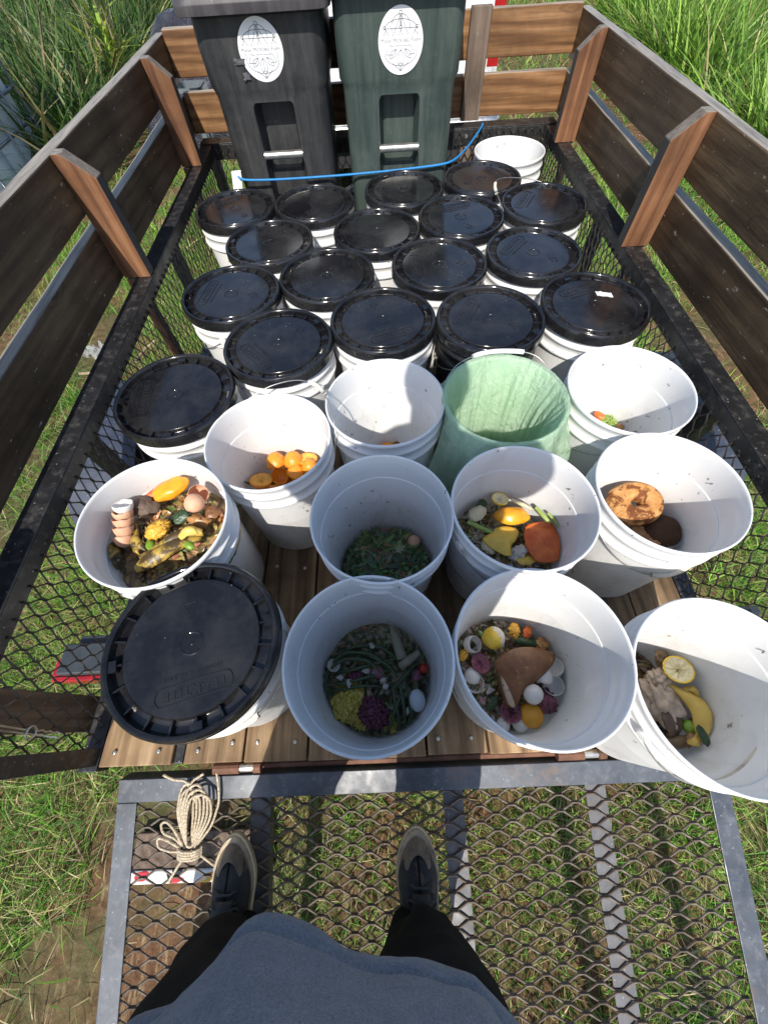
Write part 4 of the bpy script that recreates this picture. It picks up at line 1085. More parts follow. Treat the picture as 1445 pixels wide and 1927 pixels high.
def scraps(k, z, pal, n, lbl, gx=0, gy=0, amp=.008, chip=.015, name='food_scraps', leafy=.8, dome=0.0, beans=0):
    c2, c, Q = BM[k]; V, Fc, C_ = [], [], []; z = z+ZO.get(k, 0)
    def hz(x, y): return z + gx*x + gy*y + dome*(1-(x*x+y*y)/.0196) + amp*noise.noise(Vector((x*38, y*38, z*50)))*1.6 + amp*.6*noise.noise(Vector((x*110, y*110, 3)))
    NR, NA = 22, 90
    V.append((c2.x, c2.y, hz(0, 0))); C_.append(pal[0])
    for i in range(1, NR+1):
        for a in range(NA):
            t_ = 2*PI*a/NA; r0 = i/NR; x, y = math.cos(t_)*r0*.13, math.sin(t_)*r0*.13; h = max(.012, hz(x, y)); rr = (inner_r(h)-.0012)*r0
            V.append((c2.x+rr*math.cos(t_), c2.y+rr*math.sin(t_), h))
            q_ = noise.noise(Vector((x*30, y*30, 5+z*9)))+.4*noise.noise(Vector((x*90, y*90, 7))); C_.append(pal[int(abs(q_*7+50)) % len(pal)])
    for a in range(NA): Fc.append((0, 1+a, 1+(a+1) % NA))
    for i in range(NR-1):
        for a in range(NA): b = (a+1) % NA; Fc.append((1+i*NA+a, 1+(i+1)*NA+a, 1+(i+1)*NA+b, 1+i*NA+b))
    for _ in range(n):
        rr = math.sqrt(random.random())*.118; t_ = random.uniform(0, 2*PI); x, y = rr*math.cos(t_), rr*math.sin(t_); h = max(.014, hz(x, y))+random.uniform(-.001,.006)
        col = [q_*random.uniform(.7, 1.3) for q_ in random.choice(pal)]; base = len(V)
        Rm = Matrix.Rotation(random.uniform(0, 6.28), 3, 'Z') @ Matrix.Rotation(random.uniform(-.8,.8), 3, 'X') @ Matrix.Rotation(random.uniform(-.8,.8), 3, 'Y')
        if random.random() < leafy:     # curled bit of leaf or skin
            L_, W_ = chip*random.uniform(.7,2.4), chip*random.uniform(.3,1.0); cu = random.uniform(-.9, .9)
            for i in range(5):
                s = i/4-.5; ww = W_*math.cos(s*2.6)
                for j in (-1, 0, 1):
                    V.append(tuple(Vector((c2.x+x, c2.y+y, h)) + Rm @ Vector((s*L_, j*ww*.5, cu*L_*(.25-s*s)+abs(j)*ww*.25)))); C_.append(col)
            for i in range(4):
                for j in (0, 1): Fc.append((base+i*3+j, base+(i+1)*3+j, base+(i+1)*3+j+1, base+i*3+j+1))
        else:
            bm = bmesh.new(); bmesh.ops.create_icosphere(bm, subdivisions=1, radius=1)
            sx, sy, sz = (chip*random.uniform(.25,.7) for _ in range(3))
            for q_ in bm.verts:
                d = 1+.35*noise.noise(q_.co*2+Vector((_, 0, 0))); V.append(tuple(Vector((c2.x+x, c2.y+y, h)) + Rm @ Vector((q_.co.x*sx*d, q_.co.y*sy*d, q_.co.z*sz*d*.7)))); C_.append(col)
            for f in bm.faces: Fc.append(tuple(base+q_.index for q_ in f.verts))
            bm.free()
    me = bpy.data.meshes.new(name); o_ = Vector((c2.x, c2.y, z)); me.from_pydata([Vector(v)-o_ for v in V], [], Fc); me.materials.append(M['scrap'])
    ca = me.color_attributes.new('col', 'FLOAT_COLOR', 'POINT'); ca.data.foreach_set('color', np.array([(*c_[:3], 1) for c_ in C_], dtype=np.float32).reshape(-1))
    me.polygons.foreach_set('use_smooth', [True]*len(me.polygons)); me.update()
    o = bpy.data.objects.new(name, me); COL.objects.link(o); o.location = o_
    return tag(o, lbl, 'food scraps', kind='stuff')
def rot_up(tilt=.3): return (random.uniform(-tilt, tilt), random.uniform(-tilt, tilt), random.uniform(0, 6.28))
def whole(k, px, py, z, r, mat, l, cat, name, rot=None, amp=.05, fr=1.6, mat2=None, g=None):
    m = MB(); m.blob((0,0,0), r, sh_(l) % 97, amp, fr, 4)
    o = m.build(name, [F[mat]]+([F[mat2]] if mat2 else []), smooth=True, local=True)
    if mat2:
        for p in o.data.polygons:
            if p.center.x + .25*p.center.y + .012*noise.noise(p.center*90) > r[0]*.15: p.material_index = 1
    place(o, ps(k, px, py, z, max(r[:2])), rot or rot_up()); return lab(o, l, cat, g)
def eggshell(k, px, py, z, R_, l, mat='eggw', rot=None, open_=.15, g='eggshells in the buckets', name='eggshell'):
    sd = sh_(l) % 53; m = MB(); rings = []; n = 36
    for i in range(9):
        ring = []
        for a in range(n):
            t_ = 2*PI*a/n; zt = open_+.16*noise.noise(Vector((math.cos(t_)*2.2, math.sin(t_)*2.2, sd))); p0 = -PI/2; p1 = math.asin(max(-.9, min(.9, zt)))
            ph = p0+(p1-p0)*(i+.03)/8; ring.append((R_*math.cos(ph)*math.cos(t_), R_*math.cos(ph)*math.sin(t_), R_*1.22*math.sin(ph)))
        rings.append(ring)
    m.loft(rings, cap1=False)
    o = m.build(name, [F[mat], F['eggw']], smooth=True, local=True, solid=.0007)
    sm_ = o.modifiers['s']; sm_.material_offset = 0
    place(o, ps(k, px, py, z, R_), rot or rot_up(.5)); return lab(o, l, 'eggshell', g)
def half(k, px, py, z, R_, skin, flesh, l, cat, name, rot=None, g=None, depth=.75, juiced=True):
    t0 = thing(name, (0,0,0)); m = MB(); rings = []; n = 32
    for i in range(9):
        ph = -PI/2+(PI/2)*(i+.02)/8; rings.append([(R_*math.cos(ph)*math.cos(2*PI*a/n)*(1+.03*math.sin(3*a)), R_*math.cos(ph)*math.sin(2*PI*a/n), R_*depth*math.sin(ph)) for a in range(n)])
    rings.append([(R_*.93*math.cos(2*PI*a/n), R_*.93*math.sin(2*PI*a/n), R_*.03) for a in range(n)]); rings.append([(R_*.86*math.cos(2*PI*a/n), R_*.86*math.sin(2*PI*a/n), -R_*.01) for a in range(n)])
    m.loft(rings, cap1=False); m.build('rind', F[skin], t0, smooth=True, local=True)
    m = MB(); v = []; NR, NA = 10, 72
    for i in range(NR+1):
        r0 = i/NR
        for a in range(NA):
            t_ = 2*PI*a/NA; seg = abs(math.sin(t_*4.5)); hgt = -R_*(.22 if juiced else .05)*(1-r0**2)*(.45+.75*seg) + R_*.10*noise.noise(Vector((r0*5*math.cos(t_), r0*5*math.sin(t_), R_*90)))
            v.append((R_*.88*r0*math.cos(t_), R_*.88*r0*math.sin(t_), hgt))
    m.add(v, [(i*NA+a, i*NA+(a+1) % NA, (i+1)*NA+(a+1) % NA, (i+1)*NA+a) for i in range(NR) for a in range(NA)])
    m.build('flesh', F[flesh], t0, smooth=True, local=True)
    place(t0, ps(k, px, py, z, R_), rot or rot_up(.4)); return lab(t0, l, cat, g)
def peel(k, px, py, z, a, b, mat, l, cat, name='peel', rot=None, curl=.4, rough=.25, th=.0028, g=None, fold=0, ang=0):
    """irregular piece of skin or sheet with a ragged edge and curl"""
    sd = sh_(l) % 89; m = MB(); NR, NA = 12, 48; v = []
    for i in range(NR+1):
        r0 = i/NR
        for q_ in range(NA):
            t_ = 2*PI*q_/NA; e = 1+rough*noise.noise(Vector((math.cos(t_)*1.7, math.sin(t_)*1.7, sd)))+.25*rough*noise.noise(Vector((math.cos(t_)*6, math.sin(t_)*6, sd)))
            x, y = a*e*r0*math.cos(t_), b*e*r0*math.sin(t_)
            hh = -curl*(y*y)/b*1.0 - curl*.3*x*x/a + .10*min(a,b)*noise.noise(Vector((x/a*2.5, y/b*2.5, sd+4)))+.06*min(a,b)*noise.noise(Vector((x/a*7, y/b*7, sd)))
            hh -= fold*abs(x+.3*y)
            v.append((x, y, hh))
    m.add(v, [(i*NA+q_, i*NA+(q_+1) % NA, (i+1)*NA+(q_+1) % NA, (i+1)*NA+q_) for i in range(NR) for q_ in range(NA)])
    o = m.build(name, F[mat], smooth=True, local=True, solid=th)
    r_ = rot or rot_up(.3)
    place(o, ps(k, px, py, z, max(a, b)*.8), r_); return lab(o, l, cat, g)
def banana(k, px, py, z, L_, mat, l, ang, strips=3, spread=.5, wd=.016, rise=.01, bend=.6):
    m = MB()
    for s_ in range(strips):
        a0 = (s_-(strips-1)/2)*spread; rings = []; p = Vector((0,0,0)); n = 14
        for i in range(n+1):
            s = i/n; h_ = a0+bend*s*(1 if s_ % 2 else .8); w_ = wd*(.35+.65*math.sin(min(1, s*1.4+.1)*PI*.62))*(1 if s < .8 else max(.12, (1-s)/.2))
            d = Vector((math.cos(h_), math.sin(h_), 0)); sd = Vector((-d.y, d.x, 0)); p = p+d*L_/n
            zz = rise*math.sin(s*PI)+.004*noise.noise(Vector((s*6, s_, L_*40)))+.003*s_
            th = .0022
            sec = [(-1,-.35),(-.5,.02),(0,.14),(.5,.02),(1,-.35)]
            rings.append([p+sd*(u*w_)+Vector((0,0,zz+h2*w_+th)) for u, h2 in sec]+[p+sd*(u*w_*.94)+Vector((0,0,zz+h2*w_-th)) for u, h2 in sec[::-1]])
        m.loft(rings)
    m.tube([(-.016,0,.004),(0,0,.003),(.01,0,.002)], [.004,.005,.006], 8)
    o = m.build('banana_peel', F[mat], smooth=True, local=True)
    p = at(px, py, z+ZO.get(k, 0)); c2 = BM[k][0]
    # the given pixel is the middle of the peel
    mid = Vector((math.cos(ang+bend*.35)*L_*.5, math.sin(ang+bend*.35)*L_*.5, 0))
    q = fit_in(k, p, L_*.45)-mid
    place(o, q, (0, 0, ang)); return lab(o, l, 'banana peel')
def stick(k, pts, r, mat, l, cat, name, n=8, g=None):
    P = [ps(k, x, y, z, (max(r) if hasattr(r, '__len__') else r)) for x, y, z in pts]; sm = []
    for i in range(len(P)-1):
        for q_ in range(4): sm.append(P[i].lerp(P[i+1], q_/4))
    sm.append(P[-1])
    for _ in range(2): sm = [sm[0]]+[(sm[i-1]+sm[i]*2+sm[i+1])/4 for i in range(1, len(sm)-1)]+[sm[-1]]
    o_ = sm[len(sm)//2].copy(); rr = r if not hasattr(r, '__len__') else [np.interp(i/(len(sm)-1), np.linspace(0, 1, len(r)), r) for i in range(len(sm))]
    m = MB(); m.tube([p-o_ for p in sm], rr, n); o = m.build(name, F[mat], smooth=True, local=True); o.location = o_
    return lab(o, l, cat, g)
BRN = [(.10,.06,.03),(.16,.09,.04),(.06,.04,.02),(.22,.13,.05)]

def sheet(k, pts, z, mat, l, cat, name='peel', hgt=.010, th=.0028, wr=.25, lean=(0, 0), fold=None):
    """piece of skin with a given outline, domed and wrinkled"""
    P = [at(x, y, z+ZO.get(k, 0)) for x, y in pts]; c_ = sum(P, Vector())/len(P); c2 = BM[k][0]; out = []
    n = len(P)
    for i in range(n):
        for q_ in range(6):
            t_ = q_/6; a, b, c, d = P[i-1], P[i], P[(i+1) % n], P[(i+2) % n]
            out.append(.5*((2*b)+(c-a)*t_+(2*a-5*b+4*c-d)*t_*t_+(3*b-a-3*c+d)*t_**3)-c_)
    NR = 14; v = []; sd = sh_(l) % 61; m = MB()
    sz = max(o_.length for o_ in out)
    for i in range(NR+1):
        r0 = i/NR
        for o_ in out:
            x, y = o_.x*r0, o_.y*r0
            h = hgt*(1-r0**2.5) + wr*sz*(.22*noise.noise(Vector((x*26, y*26, sd)))+.10*abs(noise.noise(Vector((x*70, y*70, sd+3))))) + lean[0]*x + lean[1]*y
            if fold: h += fold*abs(x*.7+y*.7)
            d = Vector((x+c_.x-c2.x, y+c_.y-c2.y)); R_ = inner_r(z+ZO.get(k, 0))-.004
            if d.length > R_: d = d.normalized()*R_
            v.append((d.x+c2.x-c_.x, d.y+c2.y-c_.y, h))
    N_ = len(out); m.add(v, [(i*N_+q_, i*N_+(q_+1) % N_, (i+1)*N_+(q_+1) % N_, (i+1)*N_+q_) for i in range(NR) for q_ in range(N_)])
    o = m.build(name, F[mat], smooth=True, local=True, solid=th); o.location = c_; return lab(o, l, cat)
def bands(k, strips, z, mat, l, arch=.35, name='banana_peel', cat='banana peel'):
    """peel made of tapering strips, each given by its two edges"""
    m = MB(); c0 = None; c2 = BM[k][0]; allP = []
    for A, B_ in strips:
        def rs(P):
            P = [at(x, y, z+ZO.get(k, 0)) for x, y in P]; sm = smooth_path_(P); return [sm[int(round(i*(len(sm)-1)/20))] for i in range(21)]
        a, b = rs(A), rs(B_)
        if c0 is None: c0 = a[10].lerp(b[10], .5)
        rings = []
        for i in range(21):
            w_ = (b[i]-a[i]).length; row = []
            for sgn in (1, -1):
                for q_ in (range(7) if sgn > 0 else range(6, -1, -1)):
                    t_ = q_/6; p = a[i].lerp(b[i], t_); h = arch*w_*(math.sin(PI*t_)-.2)+.003*noise.noise(Vector((p.x*50, p.y*50, 2)))+.012*math.sin(PI*i/20) + (.0013 if sgn > 0 else -.0013)
                    d = Vector((p.x-c2.x, p.y-c2.y)); R_ = inner_r(z+ZO.get(k, 0))-.004
                    if d.length > R_: d = d.normalized()*R_
                    row.append((d.x+c2.x-c0.x, d.y+c2.y-c0.y, p.z-c0.z+h))
            rings.append(row)
        m.loft(rings)
    o = m.build(name, F[mat], smooth=True, local=True); o.location = c0; return lab(o, l, cat)
def smooth_path_(P):
    sm = []
    for i in range(len(P)-1):
        for q_ in range(6): sm.append(P[i].lerp(P[i+1], q_/6))
    sm.append(P[-1])
    for _ in range(4): sm = [sm[0]]+[(sm[i-1]+sm[i]*2+sm[i+1])/4 for i in range(1, len(sm)-1)]+[sm[-1]]
    return sm
def Z7(*p): return [(100+x*.4014, 820+y*.4014) for x, y in p]
def Z8(*p): return [(560+x*.4048, 800+y*.4048) for x, y in p]
def Z3(*p): return [(830+x*.2768, 1060+y*.2768) for x, y in p]
def Z4(*p): return [(1045+x*.2768, 1080+y*.2768) for x, y in p]
# --- bucket of eggshells and banana peels
K = 'O6'
scraps(K, .245, [(.18,.10,.045),(.28,.17,.08),(.11,.07,.035),(.36,.24,.10),(.10,.13,.04),(.40,.30,.08),(.50,.28,.12)], 330, 'dark mixed peelings filling the eggshell and banana peel bucket', dome=.015)
whole(K, 322, 912, .315, (.044,.024,.018), 'papaya', 'bright orange half papaya skin at the far edge of the eggshell bucket', 'papaya', 'papaya_piece', (.1,-.1,.45), .08)
peel(K, 290, 918, .30, .030, .014, 'red', 'curved red orange strip beside the half papaya skin', 'peel', rot=(.3,0,.6), curl=.8)
for i, (x, y, z, mt) in enumerate([(233, 1010, .285, 'eggb'), (232, 992, .300, 'eggb'), (231, 976, .312, 'eggb'), (230, 962, .322, 'eggb'), (230, 949, .330, 'eggw')]):
    eggshell(K, x, y, z, .0205, ['lowest brown eggshell of the nested stack at the left', 'second brown eggshell up in the nested stack', 'middle brown eggshell of the nested stack', 'fourth brown eggshell up in the nested stack', 'pale eggshell on top of the nested stack'][i], mt, (-1.0+.12*i, .15, .2), .05)
eggshell(K, 374, 930, .315, .022, 'far brown eggshell of the two at the right edge, cracked open', 'eggb', (.4,.4,0), .35)
eggshell(K, 366, 949, .318, .021, 'near brown eggshell of the two at the right edge, rounded side up', 'eggb', (2.7,.2,0), .3)
peel(K, 269, 952, .308, .030, .027, 'filter', 'crumpled grey brown filter in the middle of the eggshell bucket', 'coffee filter', 'coffee_filter', (.35,.2,.3), .5, .5, .002, fold=.25)
whole(K, 297, 996, .300, (.026,.021,.014), 'seed', 'lumpy orange pulp with seeds in the eggshell bucket', 'pulp', 'fruit_pulp', None, .22, 6)
peel(K, 336, 972, .296, .022, .015, 'avocado', 'dark green leaf scrap between the pulp and eggshells', 'leaf', 'leaf_scrap', None, .5)
peel(K, 372, 978, .300, .024, .015, 'skinred', 'brown dried onion skin at the right of the eggshell bucket', 'onion skin', 'onion_skin', None, .9, .5, .0012)
peel(K, 392, 962, .300, .016, .020, 'peelbrown', 'small shiny brown skin against the right wall below the eggs', 'onion skin', 'onion_skin', None, .9, .4, .0012)
bands(K, [(Z7((385,605),(440,560),(520,512),(610,478),(695,468)), Z7((390,640),(460,632),(540,590),(620,530),(695,490))), (Z7((400,560),(480,530),(560,470),(620,440),(700,450)), Z7((420,590),(500,560),(570,510),(640,480),(705,470)))], .290, 'banana', 'long blackened banana peel lying across the front of the eggshell bucket', .3)
bands(K, [(Z7((585,470),(620,440),(660,430),(700,440)), Z7((600,490),(640,480),(680,470),(702,462)))], .305, 'bananay', 'short yellow banana peel above the long blackened one', .4)
bands(K, [(Z7((245,555),(262,510),(290,500),(320,530)), Z7((260,600),(285,590),(310,585),(335,575))), (Z7((250,560),(262,600),(290,630)), Z7((285,520),(305,570),(320,630)))], .265, 'banana', 'brown banana peel in the lower left of the eggshell bucket', .3)
banana(K, 262, 1020, .280, .060, 'banana', 'narrow banana peel standing beside the nested eggshells', -1.35, 2, .2, .008)
whole(K, 283, 1026, .288, (.017,.010,.007), 'lime', 'green lime skin left of the blackened banana peel', 'lime', 'lime_piece')
whole(K, 356, 1026, .296, (.013,.009,.006), 'lime', 'bright green lime bit under the yellow banana peel', 'lime', 'lime_piece')
peel(K, 255, 1062, .270, .026, .016, 'bananab', 'dark brown skin flat at the front of the eggshell bucket', 'peel')
# --- oranges
K = 'O5'
O5 = [(491, 902, .125, .029, 'h', 'juiced orange half facing up at the left of the orange pile'), (521, 873, .135, .025, 's', 'orange rind with red patches at the back of the pile'), (553, 870, .14, .024, 's', 'split orange rind in the middle back of the pile'),
      (578, 862, .150, .026, 'h', 'bright orange half facing up at the right of the pile'), (527, 896, .125, .022, 's', 'squashed orange rind at the front middle of the pile'), (556, 893, .13, .022, 's', 'orange rind turned over at the front right'), (583, 880, .14, .020, 's', 'orange rind pressed to the right wall'), (515, 908, .11, .018, 's', 'small orange rind low at the front'), (540, 908, .11, .018, 's', 'small orange rind under the others at the front')]
for x, y, z, r_, t_, l in O5:
    r_ *= 1.18
    if t_ == 'h': half(K, x, y, z, r_, 'orange', 'oflesh', l, 'orange half', 'orange_half', (-.35,.1,0), 'orange halves in the bucket')
    else:
        eggshell(K, x, y, z, r_, l, 'orange', (random.uniform(-1.0,1.0)+(PI if y < 895 else 0), random.uniform(-.8,.8), random.uniform(0,6)), .15, 'orange halves in the bucket', 'orange_rind'); 
        o = bpy.context.scene.objects[-1] if False else None
scraps(K, .075, [(.55,.30,.12),(.65,.40,.15),(.40,.18,.06)], 60, 'orange pulp and juice under the squeezed oranges', gx=.25, amp=.006)
stick(K, [(437,905,.14),(455,908,.12),(475,912,.11)], [.002,.004,.003], 'bananab', 'thin brown stalk lying left of the oranges', 'stalk', 'stalk')
# --- few scraps
K = 'O2'
peel(K, 722, 826, .030, .024, .014, 'orange', 'curled orange peel at the bottom of the nearly empty bucket', 'peel', curl=1.0)
peel(K, 748, 824, .028, .026, .012, 'peelbrown', 'brown peel scrap right of the curled orange peel', 'peel', curl=.6)
peel(K, 735, 832, .020, .018, .012, 'yellow', 'small yellow peel below the curled orange peel', 'peel', curl=.8)
scraps(K, .013, [(.60,.58,.54),(.66,.64,.60),(.55,.50,.42)], 14, 'crumbs and stains on the bottom of the nearly empty bucket', amp=.0008, chip=.005)
# --- stringy bundle
K = 'O4'
m = MB(); c = ps(K, 1152, 782, .075, .035)
for i in range(60):
    a = random.uniform(-.5,.5); y0 = random.uniform(-.018,.018); pts = [Vector((-.03+.06*s/6, y0+.008*math.sin(s*1.3+i)+a*.01*s/6, .012*math.sin(PI*s/6)*random.uniform(.4,1.4)+random.uniform(-.006,.010))) for s in range(7)]
    m.tube(pts, random.uniform(.0009,.0018), 5)
o = m.build('stringy_bundle', F['green'], smooth=True, local=True); o.location = c; o.rotation_euler = (0,0,-.3)
tag(o, 'bundle of pale green strings at the bottom of the bucket by the right mesh', 'vegetable strings', kind='stuff')
whole(K, 1130, 779, .085, (.021,.013,.011), 'red', 'orange and white scrap at the left of the stringy bundle', 'peel', 'peel')
whole(K, 1184, 788, .075, (.020,.015,.012), 'skinred', 'brown round scrap at the right of the stringy bundle', 'onion', 'onion_piece')
scraps(K, .013, [(.60,.60,.57),(.66,.66,.62),(.50,.48,.42)], 10, 'crumbs on the bottom of the bucket by the right mesh', amp=.0008, chip=.005)
# --- salad
K = 'O7'
def leaves(k, z, n, pal, lbl, L0=(.035,.075), W0=(.003,.009), dome=.035, R_=.11):
    c2 = BM[k][0]; V, Fc, C_ = [], [], []
    for i in range(n):
        rr = math.sqrt(random.random())*R_; t_ = random.uniform(0, 2*PI); x, y = rr*math.cos(t_), rr*math.sin(t_)
        h = z+dome*(1-(rr/R_)**2)*random.uniform(.2, 1.05); L_ = random.uniform(*L0); W_ = random.uniform(*W0); cu = random.uniform(-1.5, 1.5)
        Rm = Matrix.Rotation(random.uniform(0, 6.28), 3, 'Z') @ Matrix.Rotation(random.uniform(-.7,.7), 3, 'X') @ Matrix.Rotation(random.uniform(-.6,.6), 3, 'Y')
        col = [q_*random.uniform(.6, 1.5) for q_ in random.choice(pal)]; base = len(V); N_ = 8
        lob = random.random() < .6
        for j in range(N_+1):
            s = j/N_; ww = W_*(math.sin(PI*min(1, s*.95+.03))**.8)*(1+(.55*(1 if j % 2 else -1) if lob else 0)); 
            if s < .3: ww = min(ww, .0012)
            for q_ in (-1, 0, 1):
                p = Vector((x, y, h)) + Rm @ Vector(((s-.5)*L_, q_*ww, cu*L_*.5*(.25-(s-.5)**2)+abs(q_)*ww*.3))
                rad = math.hypot(p.x, p.y); mx = inner_r(p.z)-.003
                if rad > mx: p.x *= mx/rad; p.y *= mx/rad
                V.append((p.x, p.y, max(p.z, .012))); C_.append(col)
        for j in range(N_):
            for q_ in (0, 1): Fc.append((base+j*3+q_, base+(j+1)*3+q_, base+(j+1)*3+q_+1, base+j*3+q_+1))
    me = bpy.data.meshes.new('salad_leaves'); me.from_pydata(V, [], Fc); me.materials.append(M['blade'])
    ca = me.color_attributes.new('col', 'FLOAT_COLOR', 'POINT'); ca.data.foreach_set('color', np.array([(*c_[:3], 1) for c_ in C_], dtype=np.float32).reshape(-1))
    me.polygons.foreach_set('use_smooth', [True]*len(me.polygons)); me.update()
    o = bpy.data.objects.new('salad_leaves', me); COL.objects.link(o); o.location = (c2.x, c2.y, 0)
    return tag(o, lbl, 'salad leaves', kind='stuff')
scraps(K, .045, [(.05,.085,.025),(.08,.12,.035),(.035,.06,.02)], 60, 'wilted greens under the salad leaves', dome=.02)
leaves(K, .068, 900, [(.15,.19,.08),(.20,.24,.11),(.10,.14,.06),(.28,.31,.17)], 'tangled green salad leaves at the bottom of the shaded centre bucket', dome=.055)
eggshell(K, 778, 1020, .085, .018, 'brown eggshell at the right edge of the salad leaves', 'eggb', (2.6,.3,0), .3)
# --- papaya bucket
K = 'O8'
scraps(K, .125, [(.10,.13,.03),(.40,.36,.22),(.25,.18,.06),(.12,.08,.03),(.55,.50,.38)], 240, 'mixed vegetable trimmings around the papaya', dome=.01)
half(K, 941, 938, .195, .022, 'lemon', 'lflesh', 'lemon half facing up at the back of the papaya bucket', 'lemon half', 'lemon_half', (-.2,.1,0))
whole(K, 963, 971, .185, (.044,.025,.020), 'papaya', 'shiny orange half papaya in the middle of its bucket', 'papaya', 'papaya_half', (0,0,-.08), .06)
whole(K, 898, 966, .175, (.028,.019,.014), 'pale', 'pale mottled squash slice at the left wall', 'squash', 'squash_slice', None, .1)
whole(K, 902, 950, .165, (.026,.013,.012), 'avocado', 'dark green skin behind the mottled squash slice', 'avocado skin', 'avocado_skin', None, .1)
sheet(K, Z8((860,535),(905,500),(920,480),(960,472),(1010,480),(1025,500),(1010,540),(990,560),(985,610),(930,590)), .172, 'yellow', 'yellow orange peel flap below the papaya', 'peel', hgt=.010, wr=.2)
peel(K, 985, 1036, .150, .016, .009, 'yellow', 'small yellow peel bit right of the yellow flap', 'peel', curl=.6)
sheet(K, Z8((1055,485),(1090,455),(1180,450),(1245,465),(1268,500),(1255,560),(1250,625),(1130,640),(1090,610),(1060,560)), .178, 'red', 'large wrinkled red orange peel sheet at the right', 'peel', hgt=.008, wr=.22, th=.0035)
stick(K, [(880,982,.17),(903,993,.17),(925,1002,.168)], [.006,.007,.0055], 'green', 'thick pale green stalk left of the yellow peel flap', 'stalk', 'stalk')
stick(K, [(1008,955,.20),(1022,970,.20),(1034,984,.195)], [.0045,.006,.005], 'green', 'green stalk pointing up right of the papaya', 'stalk', 'stalk')
stick(K, [(1030,965,.205),(1045,978,.20),(1058,990,.20)], [.003,.004,.003], 'green', 'thin green stalk against the right wall above the red peel', 'stalk', 'stalk')
stick(K, [(962,940,.19),(985,950,.19),(1003,960,.19)], [.004,.006,.003], 'pale', 'white leek end right behind the papaya', 'leek', 'leek_end')
whole(K, 975, 1040, .165, (.024,.016,.010), 'garlic', 'pale squashed scrap between the yellow flap and red peel', 'vegetable scrap', 'vegetable_scrap', None, .25, 3)
peel(K, 990, 1052, .170, .026, .014, 'yellow', 'yellow peel at the front edge left of the red peel', 'peel', curl=.5)
whole(K, 918, 1030, .16, (.020,.012,.009), 'pale', 'pale scrap at the front left of the papaya bucket', 'vegetable scrap', 'vegetable_scrap', None, .2, 3)
# --- bread
K = 'O9'
def bagel(px, py, z, R_, r_, mat, l, rot):
    m = MB(); v = []; A, Bn = 64, 28
    for i in range(A):
        for j in range(Bn):
            a, b = 2*PI*i/A, 2*PI*j/Bn; n_ = 1+.09*noise.noise(Vector((math.cos(a)*2, math.sin(a)*2, math.cos(b)))); rr = R_+r_*math.cos(b)*n_
            v.append((rr*math.cos(a)*1.12, rr*math.sin(a)*.95, r_*.88*math.sin(b)*n_))
    m.add(v, [(i*Bn+j, ((i+1) % A)*Bn+j, ((i+1) % A)*Bn+(j+1) % Bn, i*Bn+(j+1) % Bn) for i in range(A) for j in range(Bn)])
    o = m.build('bagel', F[mat], smooth=True, local=True); place(o, ps(K, px, py, z, R_+r_), rot); return lab(o, l, 'bagel')
bagel(1193, 948, .135, .036, .027, 'bagel', 'browned bagel lying at the left of its bucket', (.12,-.1,.1))
whole(K, 1270, 1000, .11, (.047,.045,.026), 'rye', 'dark brown round bread roll beside the bagel', 'bread roll', 'bread_roll', (.1,-.3,0), .04)
half(K, 1215, 1012, .12, .037, 'bagel', 'bowl', 'halved bagel cut face up in front of the whole bagel', 'bagel half', 'bagel_half', (-.15,.15,0), None, .5, False)
whole(K, 1252, 955, .08, (.030,.022,.018), 'peelbrown', 'dark crumbly bread end behind the round roll', 'bread', 'bread_end', None, .2, 3)
scraps(K, .028, [(.30,.20,.12),(.18,.10,.05),(.45,.34,.22)], 60, 'brown crumbs under the bagel and bread', gx=-.12, amp=.003, chip=.006)
# --- beans and mash
K = 'O10'
scraps(K, .060, [(.10,.11,.045),(.22,.18,.08),(.34,.28,.14),(.06,.07,.035)], 260, 'dark chopped greens filling the bean bucket', dome=.012)
def mound(px, py, z, r, mat, l, cat, name, n=45, chip=.013, sheet=.5):
    m = MB(); m.blob((0,0,-.006), (r[0]*.9, r[1]*.9, r[2]*.9), sh_(l) % 91, .2, 4, 3)
    for i in range(n):
        a = random.uniform(0, 6.28); q_ = math.sqrt(random.random())*.95; p = Vector((r[0]*q_*math.cos(a), r[1]*q_*math.sin(a), r[2]*math.sqrt(max(0, 1-q_*q_))-.006))
        Rm = Matrix.Rotation(random.uniform(0,6.28), 4, 'Z') @ Matrix.Rotation(random.uniform(-1,1), 4, 'X')
        m.blob(p, (chip*random.uniform(.4,1), chip*random.uniform(.25,.6), chip*random.uniform(.12,.3)), i, .3, 2, 1, Rm)
    o = m.build(name, F[mat], smooth=True, local=True); place(o, ps(K, px, py, z, max(r[:2])), (0,0,random.uniform(0,6))); return tag(o, l, cat, kind='stuff')
mound(640, 1335, .072, (.050,.040,.020), 'mash', 'yellow squash mash at the front left of the bean bucket', 'mash', 'squash_mash', 110)
mound(672, 1375, .066, (.034,.020,.016), 'mash', 'small heap of yellow mash at the front of the bean bucket', 'mash', 'squash_mash', 50)
mound(703, 1342, .085, (.034,.038,.022), 'purple', 'purple red shredded mush in the middle front', 'mush', 'purple_mush', 120, .009)
mound(670, 1272, .085, (.018,.014,.010), 'onion', 'small red onion mush behind the yellow mash', 'mush', 'onion_mush', 30, .008)
g_ = 'green beans in the bucket'
random.seed(5)
